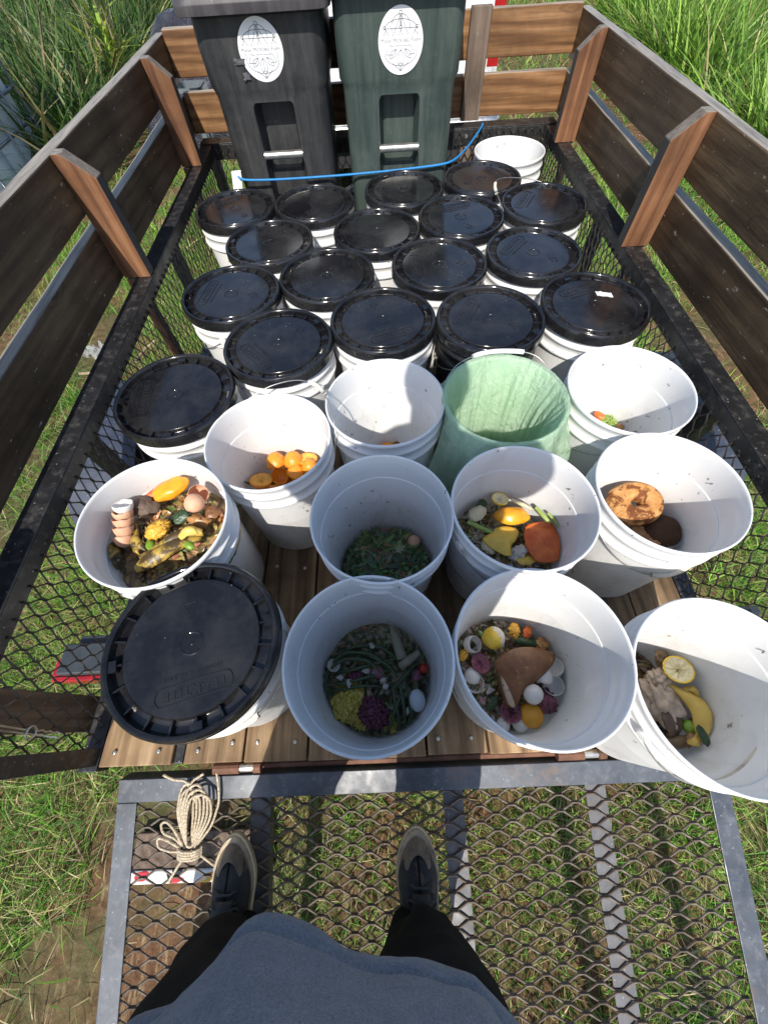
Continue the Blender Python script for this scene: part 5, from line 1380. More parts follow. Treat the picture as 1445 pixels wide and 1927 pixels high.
bl = [[(612,1260,.09),(650,1225,.10),(705,1232,.10),(735,1262,.095)], [(608,1275,.09),(640,1240,.105),(690,1240,.108),(725,1275,.10)], [(620,1268,.085),(660,1262,.1),(700,1250,.1),(745,1240,.095)], [(610,1290,.085),(650,1286,.095),(690,1275,.1),(730,1262,.098)],
      [(625,1245,.08),(665,1215,.09),(715,1215,.09),(755,1245,.09)], [(740,1285,.10),(742,1320,.10),(752,1355,.095),(750,1385,.085)], [(750,1280,.1),(758,1315,.102),(762,1345,.1),(765,1375,.09)], [(765,1290,.1),(772,1325,.1),(775,1350,.095),(765,1380,.085)],
      [(735,1300,.1),(760,1275,.105),(775,1255,.1),(790,1245,.09)], [(605,1305,.08),(640,1298,.09),(680,1290,.095),(715,1292,.095)], [(760,1300,.1),(745,1330,.1),(735,1365,.09),(725,1385,.08)], [(640,1235,.085),(680,1228,.095),(730,1250,.1),(748,1275,.1)],
      [(612,1320,.075),(610,1290,.08),(618,1262,.085),(632,1240,.085)], [(775,1260,.095),(785,1290,.098),(782,1330,.095),(775,1365,.085)]]
nm = ['at the far left', 'over the onion mush', 'crossing the middle', 'lying low at the left', 'along the back wall', 'running down the middle right', 'beside the purple mush', 'near the egg', 'reaching to the right wall', 'bordering the yellow mash', 'curving to the front', 'behind the garlic', 'against the left wall', 'right beside the white egg']
for p_, n_ in zip(bl, nm): stick(K, p_, [.0025,.0044,.0044,.0025], 'bean', 'dark green bean '+n_+' in the bean bucket', 'green bean', 'green_bean', 8, g_)
stick(K, [(737,1180,.10),(745,1205,.11),(757,1240,.105)], [.006,.012,.0135], 'zuc', 'pale speckled courgette end leaning on the back wall', 'courgette', 'courgette_end', 14)
stick(K, [(752,1255,.112),(770,1242,.115),(788,1228,.112)], [.009,.010,.007], 'zuc', 'short courgette end lying across the other one', 'courgette', 'courgette_end', 14)
half(K, 628, 1252, .098, .016, 'garlic', 'garlic', 'cut pale onion end at the left of the bean bucket', 'onion end', 'onion_end', (-.2,.3,0))
whole(K, 791, 1322, .100, (.0185,.024,.018), 'egg', 'smooth white boiled egg at the right wall of the bean bucket', 'egg', 'boiled_egg', (0,.1,.1), .0)
whole(K, 797, 1258, .090, (.012,.013,.009), 'tomato', 'dark red tomato piece at the right wall', 'tomato', 'tomato_piece')
peel(K, 712, 1268, .102, .016, .012, 'onion', 'pinkish onion skin in the middle of the beans', 'onion skin', 'onion_skin')
whole(K, 784, 1272, .095, (.010,.014,.008), 'onion', 'small pink onion wedge left of the tomato piece', 'onion', 'onion_wedge')
mound(735, 1395, .07, (.030,.014,.010), 'mash', 'orange yellow mash at the nearest edge of the bean bucket', 'mash', 'squash_mash', 30)
for i, (x, y) in enumerate([(720,1280), (750,1225), (690,1262), (640,1275), (655,1285), (765,1340), (725,1292), (700,1215)]):
    peel(K, x, y, .10, .008, .006, 'garlic', 'small pale leaf scrap %s' % ['beside the onion skin', 'between the two courgette ends and the wall', 'left of the onion skin', 'left among the beans', 'above the yellow mash', 'in front of the boiled egg', 'just above the purple mush', 'at the back among the beans'][i], 'leaf', 'leaf_scrap', None, .6, .7, .0015)
# --- lemon and eggshells
K = 'O11'
scraps(K, .060, [(.12,.09,.04),(.30,.24,.14),(.08,.10,.03),(.20,.12,.06),(.50,.46,.38)], 240, 'mixed scraps under the white eggshells', gx=-.16, dome=.008)
whole(K, 929, 1201, .115, (.028,.026,.025), 'lemon', 'whole lemon with white mould on its right side', 'lemon', 'lemon', (0,0,.1), .04, 1.5, 'mould')
sheet(K, Z3((365,670),(480,590),(620,580),(755,620),(755,680),(690,760),(590,850),(555,900),(530,965),(470,975),(430,900),(390,760)), .125, 'peelbrown', 'big folded brown peel in the middle of the eggshells', 'peel', hgt=.016, wr=.12, lean=(.1,.25), fold=-.12)
sheet(K, Z3((375,700),(405,780),(430,880),(465,965),(500,975),(470,880),(430,790),(400,720)), .118, 'meat', 'pale inner flap of the folded brown peel', 'peel', hgt=.004, wr=.1)
ES = [(889, 1213, .10, .0205, 'white eggshell left of the mouldy lemon', (.1,.5,0), .45), (893, 1285, .095, .0225, 'cream eggshell with its opening up, left of the brown peel', (-.2,.2,0), .1), (888, 1275, .085, .019, 'pale eggshell tucked under the cream one', (2.2,.4,0), .3), (1048, 1255, .105, .0215, 'white eggshell at the right, farthest of the right group', (-.25,-.2,0), .2),
      (1022, 1275, .105, .0205, 'white eggshell showing its side beside the brown peel', (2.0,.3,0), .35), (1054, 1294, .10, .0225, 'speckled eggshell at the right wall', (-.2,-.3,0), .1), (1003, 1307, .12, .0205, 'round white eggshell on top in front of the brown peel', (2.9,.2,0), .4), (986, 1384, .075, .018, 'white eggshell at the nearest edge below the orange', (2.8,.1,0), .3), (946, 1365, .075, .015, 'small eggshell bit near the front left wall', (2.3,.5,0), .3)]
for x, y, z, r_, l, ro, op in ES: eggshell(K, x, y, z, r_, l, 'eggw', ro, op)
half(K, 905, 1248, .10, .024, 'onion', 'onion', 'cut red onion half with purple rings at the left', 'onion half', 'onion_half', (-.2,.3,0))
peel(K, 992, 1208, .10, .028, .012, 'avocado', 'dark green avocado skin behind the brown peel', 'avocado skin', 'avocado_skin', (.1,.1,-.2), .9)
whole(K, 968, 1187, .095, (.018,.012,.010), 'seed', 'orange pulp scrap beside the lemon', 'pulp', 'fruit_pulp', None, .25, 4)
whole(K, 992, 1190, .095, (.016,.010,.008), 'red', 'reddish orange scrap at the back wall', 'peel', 'peel', None, .2, 3)
whole(K, 1020, 1212, .09, (.016,.016,.010), 'skinred', 'orange brown scrap right of the avocado skin', 'peel', 'peel', None, .2, 3)
whole(K, 1006, 1358, .092, (.026,.027,.024), 'kumquat', 'spotted orange fruit at the front of the eggshell and lemon bucket', 'orange', 'orange', (0,0,.3), .03)
whole(K, 1040, 1335, .088, (.030,.024,.016), 'purple', 'dark purple onion skin heap at the front right', 'onion skin', 'onion_skin', None, .25, 3)
half(K, 962, 1340, .095, .024, 'onion', 'purple', 'cut dark red onion half beside the spotted orange', 'onion half', 'onion_half', (-.3,-.2,0))
whole(K, 1020, 1318, .092, (.020,.013,.009), 'peelbrown', 'brown wrinkled skin between eggshell and purple skins', 'peel', 'peel', None, .2, 3)
whole(K, 873, 1232, .09, (.010,.016,.010), 'seed', 'orange scrap pressed to the left wall', 'peel', 'peel', None, .2, 3)
peel(K, 925, 1325, .085, .018, .010, 'avocado', 'dark green leaf scrap at the front left wall', 'leaf', 'leaf_scrap')
# --- banana peel and lemon half, right front
K = 'O12'
scraps(K, .050, [(.16,.09,.05),(.10,.06,.03),(.28,.20,.13),(.07,.05,.03)], 160, 'brown scraps in the banana peel and juiced lemon bucket', gx=-.30, dome=.004, amp=.006)
half(K, 1277, 1260, .135, .030, 'lemon', 'lflesh', 'juiced pale lemon half facing up beside the banana peel', 'lemon half', 'lemon_half', (-.15,-.25,0), depth=.5)
bands(K, [(Z4((760,730),(860,790),(960,830),(1040,900),(1085,1000),(1095,1090),(1045,1180)), Z4((745,760),(810,810),(870,880),(910,960),(925,1040),(950,1110),(1000,1178))), (Z4((950,1080),(955,1130),(960,1165),(990,1180)), Z4((880,1140),(900,1165),(940,1175),(985,1185))), (Z4((860,770),(910,760),(950,790),(990,850)), Z4((850,800),(890,800),(930,820),(980,870)))], .105, 'bananay', 'wide yellow banana peel curving down the middle of the right front bucket')
def mush2(px, py, z, r, mat, l, cat, name): 
    m = MB(); m.blob((0,0,0), r, 7, .22, 3.2, 4); o = m.build(name, F[mat], smooth=True, local=True); place(o, ps(K, px, py, z, max(r[:2])), (0,.3,.2)); return tag(o, l, cat)
mush2(1245, 1320, .090, (.038,.055,.030), 'meat', 'large pale stringy lump along the left wall', 'food lump', 'food_lump')
mush2(1240, 1278, .100, (.024,.022,.020), 'meat', 'small pale lump above the large stringy one', 'food lump', 'food_lump')
peel(K, 1268, 1362, .115, .022, .030, 'filter', 'grey brown wet skin below the stringy lump', 'peel', rot=(.2,.2,.2), curl=.5)
peel(K, 1325, 1385, .135, .012, .020, 'avocado', 'dark green leaf lying on the banana peel', 'leaf', 'leaf_scrap', (.1,.3,.3), .2, .2, .0012)
whole(K, 1296, 1368, .100, (.014,.014,.012), 'lime', 'small green round fruit beside the banana peel', 'lime', 'lime', None, .02)
peel(K, 1348, 1375, .105, .014, .020, 'peelbrown', 'dark dry leaf piece right of the banana peel', 'leaf', 'leaf_scrap', None, .5, .5, .0012)
peel(K, 1335, 1415, .110, .024, .010, 'peelbrown', 'curved dry leaf piece near the front of the right bucket', 'leaf', 'leaf_scrap', (.2,0,.7), .9, .4, .0012)
whole(K, 1295, 1415, .095, (.032,.012,.014), 'bananab', 'dark shiny skin at the front of the right bucket', 'banana peel', 'banana_peel', (0,0,.1), .12)
whole(K, 1245, 1240, .105, (.020,.014,.012), 'bananab', 'dark skin at the back left behind the lemon half', 'peel', 'peel', None, .2, 3)
# leaf sprig near the bag
m = MB()
for i in range(9):
    a = i*.7; c = Vector((.013*math.cos(a)*i/5, .011*math.sin(a)*i/5, .003*i)); m.blob(c, (.009,.0055,.0015), i, .2, 2, 2, Matrix.Rotation(a, 4, 'Z') @ Matrix.Rotation(.5, 4, 'X'))
o = m.build('leaf_sprig', F['lime'], smooth=True, local=True); o.location = (.455, .60, .155); tag(o, 'small green leaf sprig caught between the bag and the next bucket', 'leaf')
#@@PART4
# ------------------------------------------------------------------ rope hank on the ramp
def rl(x, s, h): return RP @ Vector((x, -s, h))
def smooth_path(P, n=6, it=3):
    P = [Vector(p) for p in P]; sm = []
    for i in range(len(P)-1):
        for q_ in range(n): sm.append(P[i].lerp(P[i+1], q_/n))
    sm.append(P[-1])
    for _ in range(it): sm = [sm[0]]+[(sm[i-1]+sm[i]*2+sm[i+1])/4 for i in range(1, len(sm)-1)]+[sm[-1]]
    return sm
random.seed(21)
m = MB(); RR = .0030
path = [rl(-.575,-.012,.012), rl(-.548,.000,.012), rl(-.520,.002,.010), rl(-.505,.03,.008)]
for i in range(6):
    xa = -.520+.006*i-.004; xb = -.500+.010*i; h = .006+.003*i
    path += [rl(-.515+.002*i, .135, h), rl(xa-.012, .07, h+.006), rl(xa-.006, .018+.008*(i % 3), h+.004), rl((xa+xb)/2, .006+.010*(i % 3), h+.004), rl(xb, .022+.008*(i % 3), h+.004), rl(xb+.004, .075, h+.006), rl(-.500+.003*i, .135, h)]
m.tube(smooth_path(path, 5, 3), RR, 8)
m.tube(smooth_path([rl(-.448,-.02,.010), rl(-.440,.01,.012), rl(-.436,.05,.010), rl(-.452,.10,.010), rl(-.488,.140,.012)], 5, 2), RR, 8)
m.tube(smooth_path([rl(-.478,-.01,.010), rl(-.505,.004,.014), rl(-.500,.03,.016), rl(-.49,.05,.012)], 5, 2), RR, 8)
for j in range(4):   # wraps round the neck of the hank
    m.tube(smooth_path([rl(-.512+.05*math.cos(a)*.55+.012, .140+.005*j+.004*math.sin(a), .012+.013*math.sin(a)) for a in [k*PI/5 for k in range(11)]], 3, 1), RR, 8)
m.tube(smooth_path([rl(-.510,.142,.012), rl(-.54,.120,.010), rl(-.568,.112,.008), rl(-.575,.092,.008), rl(-.560,.086,.010), rl(-.540,.102,.012), rl(-.515,.138,.012)], 5, 3), RR, 8)
m.tube(smooth_path([rl(-.508,.146,.012), rl(-.545,.150,.008), rl(-.578,.142,.006), rl(-.580,.120,.008), rl(-.562,.122,.010), rl(-.52,.140,.014)], 5, 3), RR, 8)
m.tube(smooth_path([rl(-.505,.150,.008), rl(-.525,.175,.004), rl(-.55,.212,.002), rl(-.552,.220,-.01), rl(-.57,.215,-.03)], 5, 2), RR, 8)
m.tube(smooth_path([rl(-.495,.148,.010), rl(-.475,.160,.006), rl(-.452,.178,.003), rl(-.435,.190,.000)], 5, 2), RR, 8)
m.tube(smooth_path([rl(-.500,.148,.012), rl(-.494,.162,.008), rl(-.498,.170,.006)], 4, 1), RR, 8)
o = m.build('rope', M['rope'], smooth=True); tag(o, 'hank of tan rope tied over the top bar of the ramp beside the left shoe', 'rope')

# dark board with a printed edge under the ramp
m = MB(); bz = gz(-.7, -.35)+.035
def prt():
    t = NT('printed plastic strip'); v = t.tc('Object', False)
    c1 = t.n('ShaderNodeTexVoronoi'); t.l(t.map(v, (26, 60, 1), (0, 0, .5)), c1.inputs['Vector']); c1.inputs['Scale'].default_value = 1
    h = t.ramp(t.sep(c1.outputs['Color'])[0], [(0, (.75,.74,.70)), (.38, (.55,.04,.05)), (.48, (.03,.03,.035)), (.58, (.75,.74,.70)), (.72, (.72,.42,.03)), (.80, (.65,.25,.30)), (.86, (.75,.74,.70))], 'CONSTANT')
    t.set(color=h, rough=.4); return t.mat
bd = thing('printed_board', (-.66, -.35, bz), 'dark board with a colourful printed edge lying in the grass under the ramp', 'board')
m.box((-.86, -.375, bz-.03), (-.42, -.285, bz)); m.build('panel', M['rear_stake'], bd, bevel=.003)
m = MB(); m.box((-.88, -.408, bz-.03), (-.42, -.3755, bz+.006)); m.build('printed_edge', prt(), bd, bevel=.004)

# ------------------------------------------------------------------ tank in its cage
IX, IY = -3.11, 3.83
tk = thing('tank', (IX-.5, IY+.6, GZ), 'white plastic water tank in a grey steel cage at the left edge', 'tank')
gz0 = gz(IX, IY)
M['tank'] = simple('translucent white tank', (.62,.66,.68), .45, 0, .08, 6)
M['cage'] = simple('galvanised cage', (.20,.23,.25), .45, .5, .25, 20)
m = MB(); X0, X1, Y0, Y1 = IX-1.0, IX-.02, IY+.02, IY+1.15
m.loft([rrect(X0, X1, Y0, Y1, .08, z) for z in (gz0+.16, gz0+.20)]+[rrect(X0+e, X1-e, Y0+e, Y1-e, .08, z) for z, e in ((gz0+.36, 0), (gz0+.37, .008), (gz0+.39, .008), (gz0+.40, 0), (gz0+1.10, 0), (gz0+1.16, .05))])
m.build('body', M['tank'], tk, auto=40)
m = MB()
for z in (.14, .376, .577, .78, .98, 1.13):
    m.tube([(X0-.02, Y0-.02, gz0+z), (X1+.02, Y0-.02, gz0+z), (X1+.02, Y1+.02, gz0+z), (X0-.02, Y1+.02, gz0+z)], .012, 6, close=True)
for i in range(6):
    for (xx, yy) in (((X0-.02)+(X1-X0+.04)*i/5, Y0-.032), (X1+.032, (Y0-.02)+(Y1-Y0+.04)*i/5)):
        m.tube([(xx, yy, gz0+.12), (xx, yy, gz0+1.14)], .010, 6)
m.build('cage', M['cage'], tk, smooth=True)
m = MB()
for i in range(3): m.box((X0+.42*i, Y0-.02, gz0), (X0+.42*i+.14, Y1+.02, gz0+.12))
m.box((X0-.03, Y0-.04, gz0+.1205), (X1+.03, Y1+.03, gz0+.155)); m.build('pallet', M['cage'], tk, bevel=.005)

# black plastic heap behind the left bin
def plast():
    t = NT('black plastic film'); v = t.tc('Object', False)
    t.set(color=t.mix(t.ramp(t.noise(v, 3, 5), [(.3,0),(.7,1)]), (.018,.017,.024), (.05,.048,.065)), rough=.22, spec=.6); t.bump(t.noise(v, 9, 8, .7, 1.2), 1.0, .06); return t.mat
m = MB(); v = []; NX, NY = 70, 60
for j in range(NY+1):
    for i in range(NX+1):
        u, w_ = i/NX, j/NY; x = -2.25+1.45*u; y = 5.1+1.3*w_
        e = math.sin(PI*u)**.45*math.sin(PI*w_)**.45
        z = gz(x, y) + e*(.86+.12*noise.noise(Vector((x*2.2, y*2.2, 1)))) + .05*e*noise.noise(Vector((x*8, y*8, 5)))+.02*e*noise.noise(Vector((x*22, y*14, 5)))
        v.append((x+.05*noise.noise(Vector((x*5, y*5, 2))), y, z))
m.add(v, [(j*(NX+1)+i, j*(NX+1)+i+1, (j+1)*(NX+1)+i+1, (j+1)*(NX+1)+i) for j in range(NY) for i in range(NX)])
tag(m.build('plastic_cover', plast(), smooth=True), 'heap under crinkled black plastic film behind the black bin at the top left', 'plastic cover')

# truck beyond the front boards
M['truckwhite'] = simple('white truck paint', (.74,.75,.76), .3, 0, .04, 4, coat=.6)
M['darkgap'] = simple('dark underbody', (.02,.02,.022), .7, 0, .3, 10)
tr = thing('truck', (-.04, 4.2, GZ), 'white truck parked in front of the trailer, seen between its boards', 'truck')
m = MB(); m.box((-.92, 3.52, .13), (.80, 7.2, .62)); m.box((-.86, 5.1, .6205), (.74, 6.6, 1.15)); m.build('body', M['truckwhite'], tr, bevel=.03)
m = MB(); m.box((-.88, 3.55, -.12), (.76, 7.1, .128)); m.build('underbody', M['darkgap'], tr)
m = MB(); m.tube(smooth_path([(-.85, 3.56, .115), (-.82, 3.45, .115), (-.5, 3.43, .115), (.7, 3.43, .115), (.82, 3.45, .115), (.86, 3.56, .12)], 6, 2), .03, 12); m.build('bumper', M['steel'], tr, smooth=True)
m = MB(); m.box((-.74, 3.515, .20), (.62, 3.519, .56)); m.build('tailgate', M['truckwhite'], tr, bevel=.002)
M['rsilver'] = simple('silver reflective tape', (.70,.70,.72), .25, .3, .3, 60)
for i in range(5):
    m = MB(); z0 = .17+.085*i; m.box((.735, 3.509, z0), (.800, 3.5195, z0+.084)); m.build('reflective_tape', M['red'] if i % 2 == 0 else M['rsilver'], tr)
for sx in (-.80, .64):
    for yy in (4.35, 6.4):
        M_ = Matrix.Translation((sx+.08, yy, -.19)) @ Matrix.Rotation(PI/2, 4, 'Y'); w2 = thing('wheel'); w2.parent = tr; w2.location = Vector((sx+.08, yy, -.19))-tr.location
        m = MB(); m.lathe([(.18,-.10),(.28,-.11),(.33,-.07),(.335,0),(.33,.07),(.28,.11),(.18,.10)], n=40); m.v = [M_ @ Vector(p) for p in m.v]; m.build('tyre', M['rubber'], w2, smooth=True)
        m = MB(); m.lathe([(.0,.04),(.12,.05),(.179,.09),(.179,-.09),(.12,-.05),(0,-.04)], n=32); m.v = [M_ @ Vector(p) for p in m.v]; m.build('rim', M['steel'], w2, smooth=True)
# small tray behind the front boards
m = MB(); m.loft([rrect(-.93, -.80, 2.70, 2.83, .02, z) for z in (.44, .50)], cap1=False); m.loft([rrect(-.922, -.808, 2.708, 2.822, .018, z) for z in (.50, .455)], cap0=False)
m.box((-.88,2.72,GZ+.02),(-.85,2.75,.44)); m.box((-.88,2.78,GZ+.02),(-.85,2.81,.44))
tag(m.build('plant_tray', M['cage']), 'small grey tray on legs just beyond the front left corner of the trailer', 'tray')
# clear plastic scrap and a pale stick in the grass left of the trailer
m = MB(); v = []
cc = onp = at(186, 665, GZ+.05)
for j in range(10):
    for i in range(12):
        u, w_ = i/11-.5, j/9-.5; e = .8+.5*noise.noise(Vector((u*3, w_*3, 3))); v.append((u*.16*e, w_*.12*e, .03+.05*noise.noise(Vector((u*7, w_*7, 8)))+.02*noise.noise(Vector((u*20, w_*20, 8)))))
m.add(v, [(j*12+i, j*12+i+1, (j+1)*12+i+1, (j+1)*12+i) for j in range(9) for i in range(11)])
t = NT('clear film'); t.set(color=(.5,.52,.52), rough=.15, alpha=.45, spec=.8); t.bump(t.noise(t.tc(), 40, 6), .8, .01)
o = m.build('plastic_scrap', t.mat, smooth=True, local=True); o.location = cc; tag(o, 'crumpled clear plastic scrap in the grass outside the left rail', 'plastic scrap')
for (x0, y0), (x1, y1), l in (((150, 703), (205, 704), 'pale stick in the grass by the clear plastic scrap'), ((255, 680), (292, 640), 'pale stick in the grass seen through the left mesh')):
    a, b = at(x0, y0, GZ+.05), at(x1, y1, GZ+.05); m = MB(); m.tube([a-a, (b-a)*.5+Vector((0,0,.008)), b-a], [.009,.008,.006], 8); o = m.build('stick', M['stalk'], smooth=True, local=True); o.location = a; tag(o, l, 'stick')

# ------------------------------------------------------------------ the person taking the picture
# body: one skinned surface, feet on the ramp, both hands on the phone
def skin_body():
    J = []; E_ = []; Rr = []
    def j(p, r, par=None):
        J.append(p); Rr.append(r if hasattr(r, '__len__') else (r, r)); 
        if par is not None: E_.append((par, len(J)-1))
        return len(J)-1
    pel = j((-.09, -.40, .74), (.15, .11)); wst = j((-.09, -.40, .92), (.135, .10), pel); ch = j((-.07, -.41, 1.14), (.155, .105), wst); up = j((-.06, -.41, 1.27), (.11, .085), ch)
    nk = j((-.055, -.385, 1.36), .055, up); hb = j((-.05, -.355, 1.44), .062, nk); hd = j((-.05, -.34, 1.53), (.078, .088), hb); tp = j((-.05, -.36, 1.60), (.065, .07), hd)
    chin = j((-.05, -.270, 1.455), .030, hb); nose = j((-.05, -.245, 1.515), .012, hd)
    for s in (-1, 1): j((-.05+s*.082, -.355, 1.52), .014, hd)
    for s, ank, toe in ((-1, (-.365, -.455, .005), (-.385, -.30, -.06)), (1, (.018, -.455, .005), (.028, -.30, -.06))):
        hip = j((-.09+s*.095, -.40, .70), .092, pel); kn = j(((hip and J[hip][0]+ank[0])/2, -.375, .38), .060, hip)
        cf = j((ank[0]*.8+J[kn][0]*.2, -.43, .24), .055, kn); an = j((ank[0], ank[1]-.012, ank[2]-.01), .033, cf); j((ank[0], ank[1]-.035, -.075), .026, an); j((toe[0], toe[1]-.05, -.092), .016, an)
    for s in (-1, 1):
        cc = lambda r_, u_, f_: tuple(CAM+RX*r_+UX*u_+FX*f_)
        sh = j((-.06+s*.165, -.405, 1.285), .062, up); el = j((-.05+s*.270, -.300, 1.09), .042, sh); wr = j(cc(s*.105, -.150, -.060), .026, el)
        pm = j(cc(s*.072, -.112, -.034), (.022, .020), wr); kk = j(cc(s*.058, -.090, -.016), (.018, .020), pm)
        for i in range(4):       # four unequal fingers wrapped round the back of the phone
            L_ = (.92, 1.0, .95, .78)[i]; u_ = -.062-.0175*i
            a_ = j(cc(s*.047, u_, -.008), .0088, kk); c_ = j(cc(s*(.047-.018*L_), u_-.001, .003), .0080, a_); j(cc(s*(.047-.036*L_), u_-.003, .0035), .0070, c_)
        t1 = j(cc(s*.050, -.092, -.030), .011, pm); t2 = j(cc(s*.036, -.078, -.024), .0095, t1); j(cc(s*.020, -.066, -.0215), .0085, t2)
    me = bpy.data.meshes.new('person'); me.from_pydata([Vector(p) for p in J], E_, []); me.materials.append(M['skin'])
    o = bpy.data.objects.new('body', me); COL.objects.link(o)
    k = o.modifiers.new('skin', 'SKIN'); k.use_smooth_shade = True
    if not me.skin_vertices: 
        bm = bmesh.new(); bm.from_mesh(me); bm.verts.layers.skin.verify(); bm.to_mesh(me); bm.free()
    for i, r_ in enumerate(Rr): me.skin_vertices[0].data[i].radius = r_
    me.skin_vertices[0].data[0].use_root = True
    k = o.modifiers.new('sub', 'SUBSURF'); k.levels = 2; k.render_levels = 2
    return bake(o)
bod = skin_body()
P_ = thing('person', (-.09, -.38, -.10), 'person in grey blue T-shirt, black trousers and black shoes standing on the ramp', 'person')
bod.data.transform(Matrix.Translation((.09, .38, .10))); bod.parent = P_
# face details and hair
m = MB()
for s in (-1, 1): m.blob((-.05+s*.030, -.272, 1.522), (.012,.009,.009), 1, 0, 1, 2)
m.build('eyes', simple('eye white', (.6,.6,.6), .2), P_, smooth=True)
m = MB(); m.blob((-.05, -.262, 1.470), (.022,.008,.006), 2, .05, 2, 2); m.build('lips', simple('lips', (.45,.18,.15), .5), P_, smooth=True)
m = MB(); bmv = []
m.blob((-.05, -.372, 1.575), (.092,.100,.090), 3, .03, 3, 3); m.v = [(x, y, max(z, 1.545 if y > -.32 else 1.47)) for x, y, z in m.v]; m.build('hair', M['hair'], P_, smooth=True)
# shirt
def cl_noise(x, y, z, s=1): return noise.noise(Vector((x*s, y*s, z*s)))
def shirt():
    n = 160; rings = []
    def ring(z, cx, cy, a, b, ex=0, hem=0):
        R_ = []
        for k in range(n):
            t_ = 2*PI*k/n; c_, s_ = math.cos(t_), math.sin(t_)
            x = cx+a*c_; y = cy+b*s_
            fr = max(0, s_)
            # thigh pushing the left front of the hem forward; soft hanging folds round it
            low = max(0, 1-(z-.50)/.26)
            y += low*fr*(.020*math.exp(-((x+.165)/.05)**2) - .010*math.exp(-((x+.045)/.035)**2) - .006*math.exp(-((x-.03)/.02)**2))
            f_ = .006*math.sin((x*38+z*14)+3*cl_noise(x, y, z, 7))*low + .011*cl_noise(x*1.2+z*.5, y, z*.8, 9) + .006*abs(cl_noise(x+z*.6, y, z*1.4, 16)) + .0025*cl_noise(x, y, z*1.4, 40)
            x += f_*c_; y += f_*s_
            zz = z + (.006*math.sin(t_*3+1)+.010*cl_noise(c_*1.5, s_*1.5, .3))*hem
            R_.append((x, y, zz))
        return R_
    prof = [(.512, .234, .166, 1), (.5105, .240, .172, 1), (.512, .2445, .1765, 1), (.520, .2455, .1775, 1), (.532, .2450, .1770, 1), (.5345, .2405, .1725, 1), (.539, .2440, .1760, 1), (.56, .243, .176, .8), (.60, .240, .176, .5), (.65, .236, .175, .2), (.70, .230, .172, 0), (.78, .222, .165, 0), (.88, .213, .152, 0), (1.0, .210, .145, 0), (1.12, .212, .142, 0), (1.22, .222, .135, 0), (1.29, .222, .120, 0), (1.335, .165, .100, 0), (1.365, .085, .082, 0)]
    for z, a, b, h in prof:
        cy = -.370 + (-.02)*max(0, (z-.7)/.4 if z < 1.1 else 1); rings.append(ring(z, -.095+.03*max(0, min(1, (z-.6)/.6)), cy, a, b, 0, h))
    m = MB(); m.loft(rings, cap0=False, cap1=False)
    sh = m.build('shirt', M['shirt'], P_, smooth=True)
    for s in (-1, 1):
        m = MB(); a = Vector((-.06+s*.13, -.405, 1.27)); b = Vector((-.055+s*.232, -.29, 1.155)); rr = []
        d = (b-a).normalized(); u = d.cross(Vector((0,0,1))).normalized(); v_ = u.cross(d)
        for i in range(9):
            q_ = i/8; c_ = a.lerp(b, q_); r_ = .086+.004*math.sin(q_*9)
            rr.append([c_+u*r_*math.cos(2*PI*k/36)+v_*r_*math.sin(2*PI*k/36)*(1+.05*math.sin(k)) for k in range(36)])
        m.loft(rr, cap0=False, cap1=False); m.build('sleeve', M['shirt'], sh, smooth=True, solid=.002)
shirt()
# trousers: two full legs joined at the seat
def trousers():
    m = MB(); n = 72
    legs = {-1: [(-.362,-.450,-.078,.076,.095), (-.360,-.446,-.020,.084,.098), (-.354,-.432,.03,.088,.100), (-.336,-.400,.10,.089,.100), (-.312,-.395,.20,.092,.104), (-.288,-.388,.30,.096,.108), (-.262,-.385,.40,.100,.112), (-.230,-.388,.50,.106,.118), (-.20,-.392,.60,.112,.122), (-.18,-.395,.70,.112,.12), (-.165,-.395,.78,.10,.11)],
            1: [(.014,-.450,-.078,.070,.095), (.015,-.446,-.020,.078,.096), (.020,-.432,.03,.082,.098), (.028,-.405,.10,.084,.100), (.036,-.398,.20,.090,.104), (.040,-.392,.30,.098,.110), (.036,-.388,.40,.106,.114), (.024,-.388,.50,.112,.118), (.006,-.392,.60,.116,.122), (-.01,-.395,.70,.112,.12), (-.03,-.395,.78,.10,.11)]}
    for s, L_ in legs.items():
        rings = []
        zs = np.linspace(0, len(L_)-1, 60)
        for q_ in zs:
            i = min(int(q_), len(L_)-2); f_ = q_-i; cx, cy, cz, a, b = [L_[i][e]*(1-f_)+L_[i+1][e]*f_ for e in range(5)]
            ring = []
            for k in range(n):
                t_ = 2*PI*k/n; c_, s_ = math.cos(t_), math.sin(t_)
                w_ = .012*noise.noise(Vector((c_*1.4, s_*1.4+s, cz*7)))+.006*noise.noise(Vector((c_*3, s_*3, cz*16+s)))+.004*math.sin(cz*60+3*c_)*max(0, 1-cz*5)*(1 if cz < .2 else 0)
                ring.append((cx+(a+w_)*c_, cy+(b+w_)*s_, cz+.012*s_*(1 if q_ < 2 else 0)))
            rings.append(ring)
        m.loft(rings, cap0=False, cap1=True)
    m.loft([[(-.095+a*math.cos(2*PI*k/n), -.395+b*math.sin(2*PI*k/n), z) for k in range(n)] for z, a, b in ((.665,.12,.10), (.70,.19,.135), (.80,.195,.14), (.95,.18,.125))], cap0=True)
    m.build('trousers', M['pants'], P_, smooth=True)
trousers()
for s_, ax in ((-1, -.365), (1, .018)):
    m = MB(); m.lathe([(.030,-.075),(.047,-.06),(.050,-.01),(.050,.10),(.045,.16)], (ax, -.437, 0), 32); m.v = [(x, y+.035*max(0, -z*14) if z < -.02 else y, z) for x, y, z in m.v]; m.build('sock', M['lace'], P_, smooth=True)
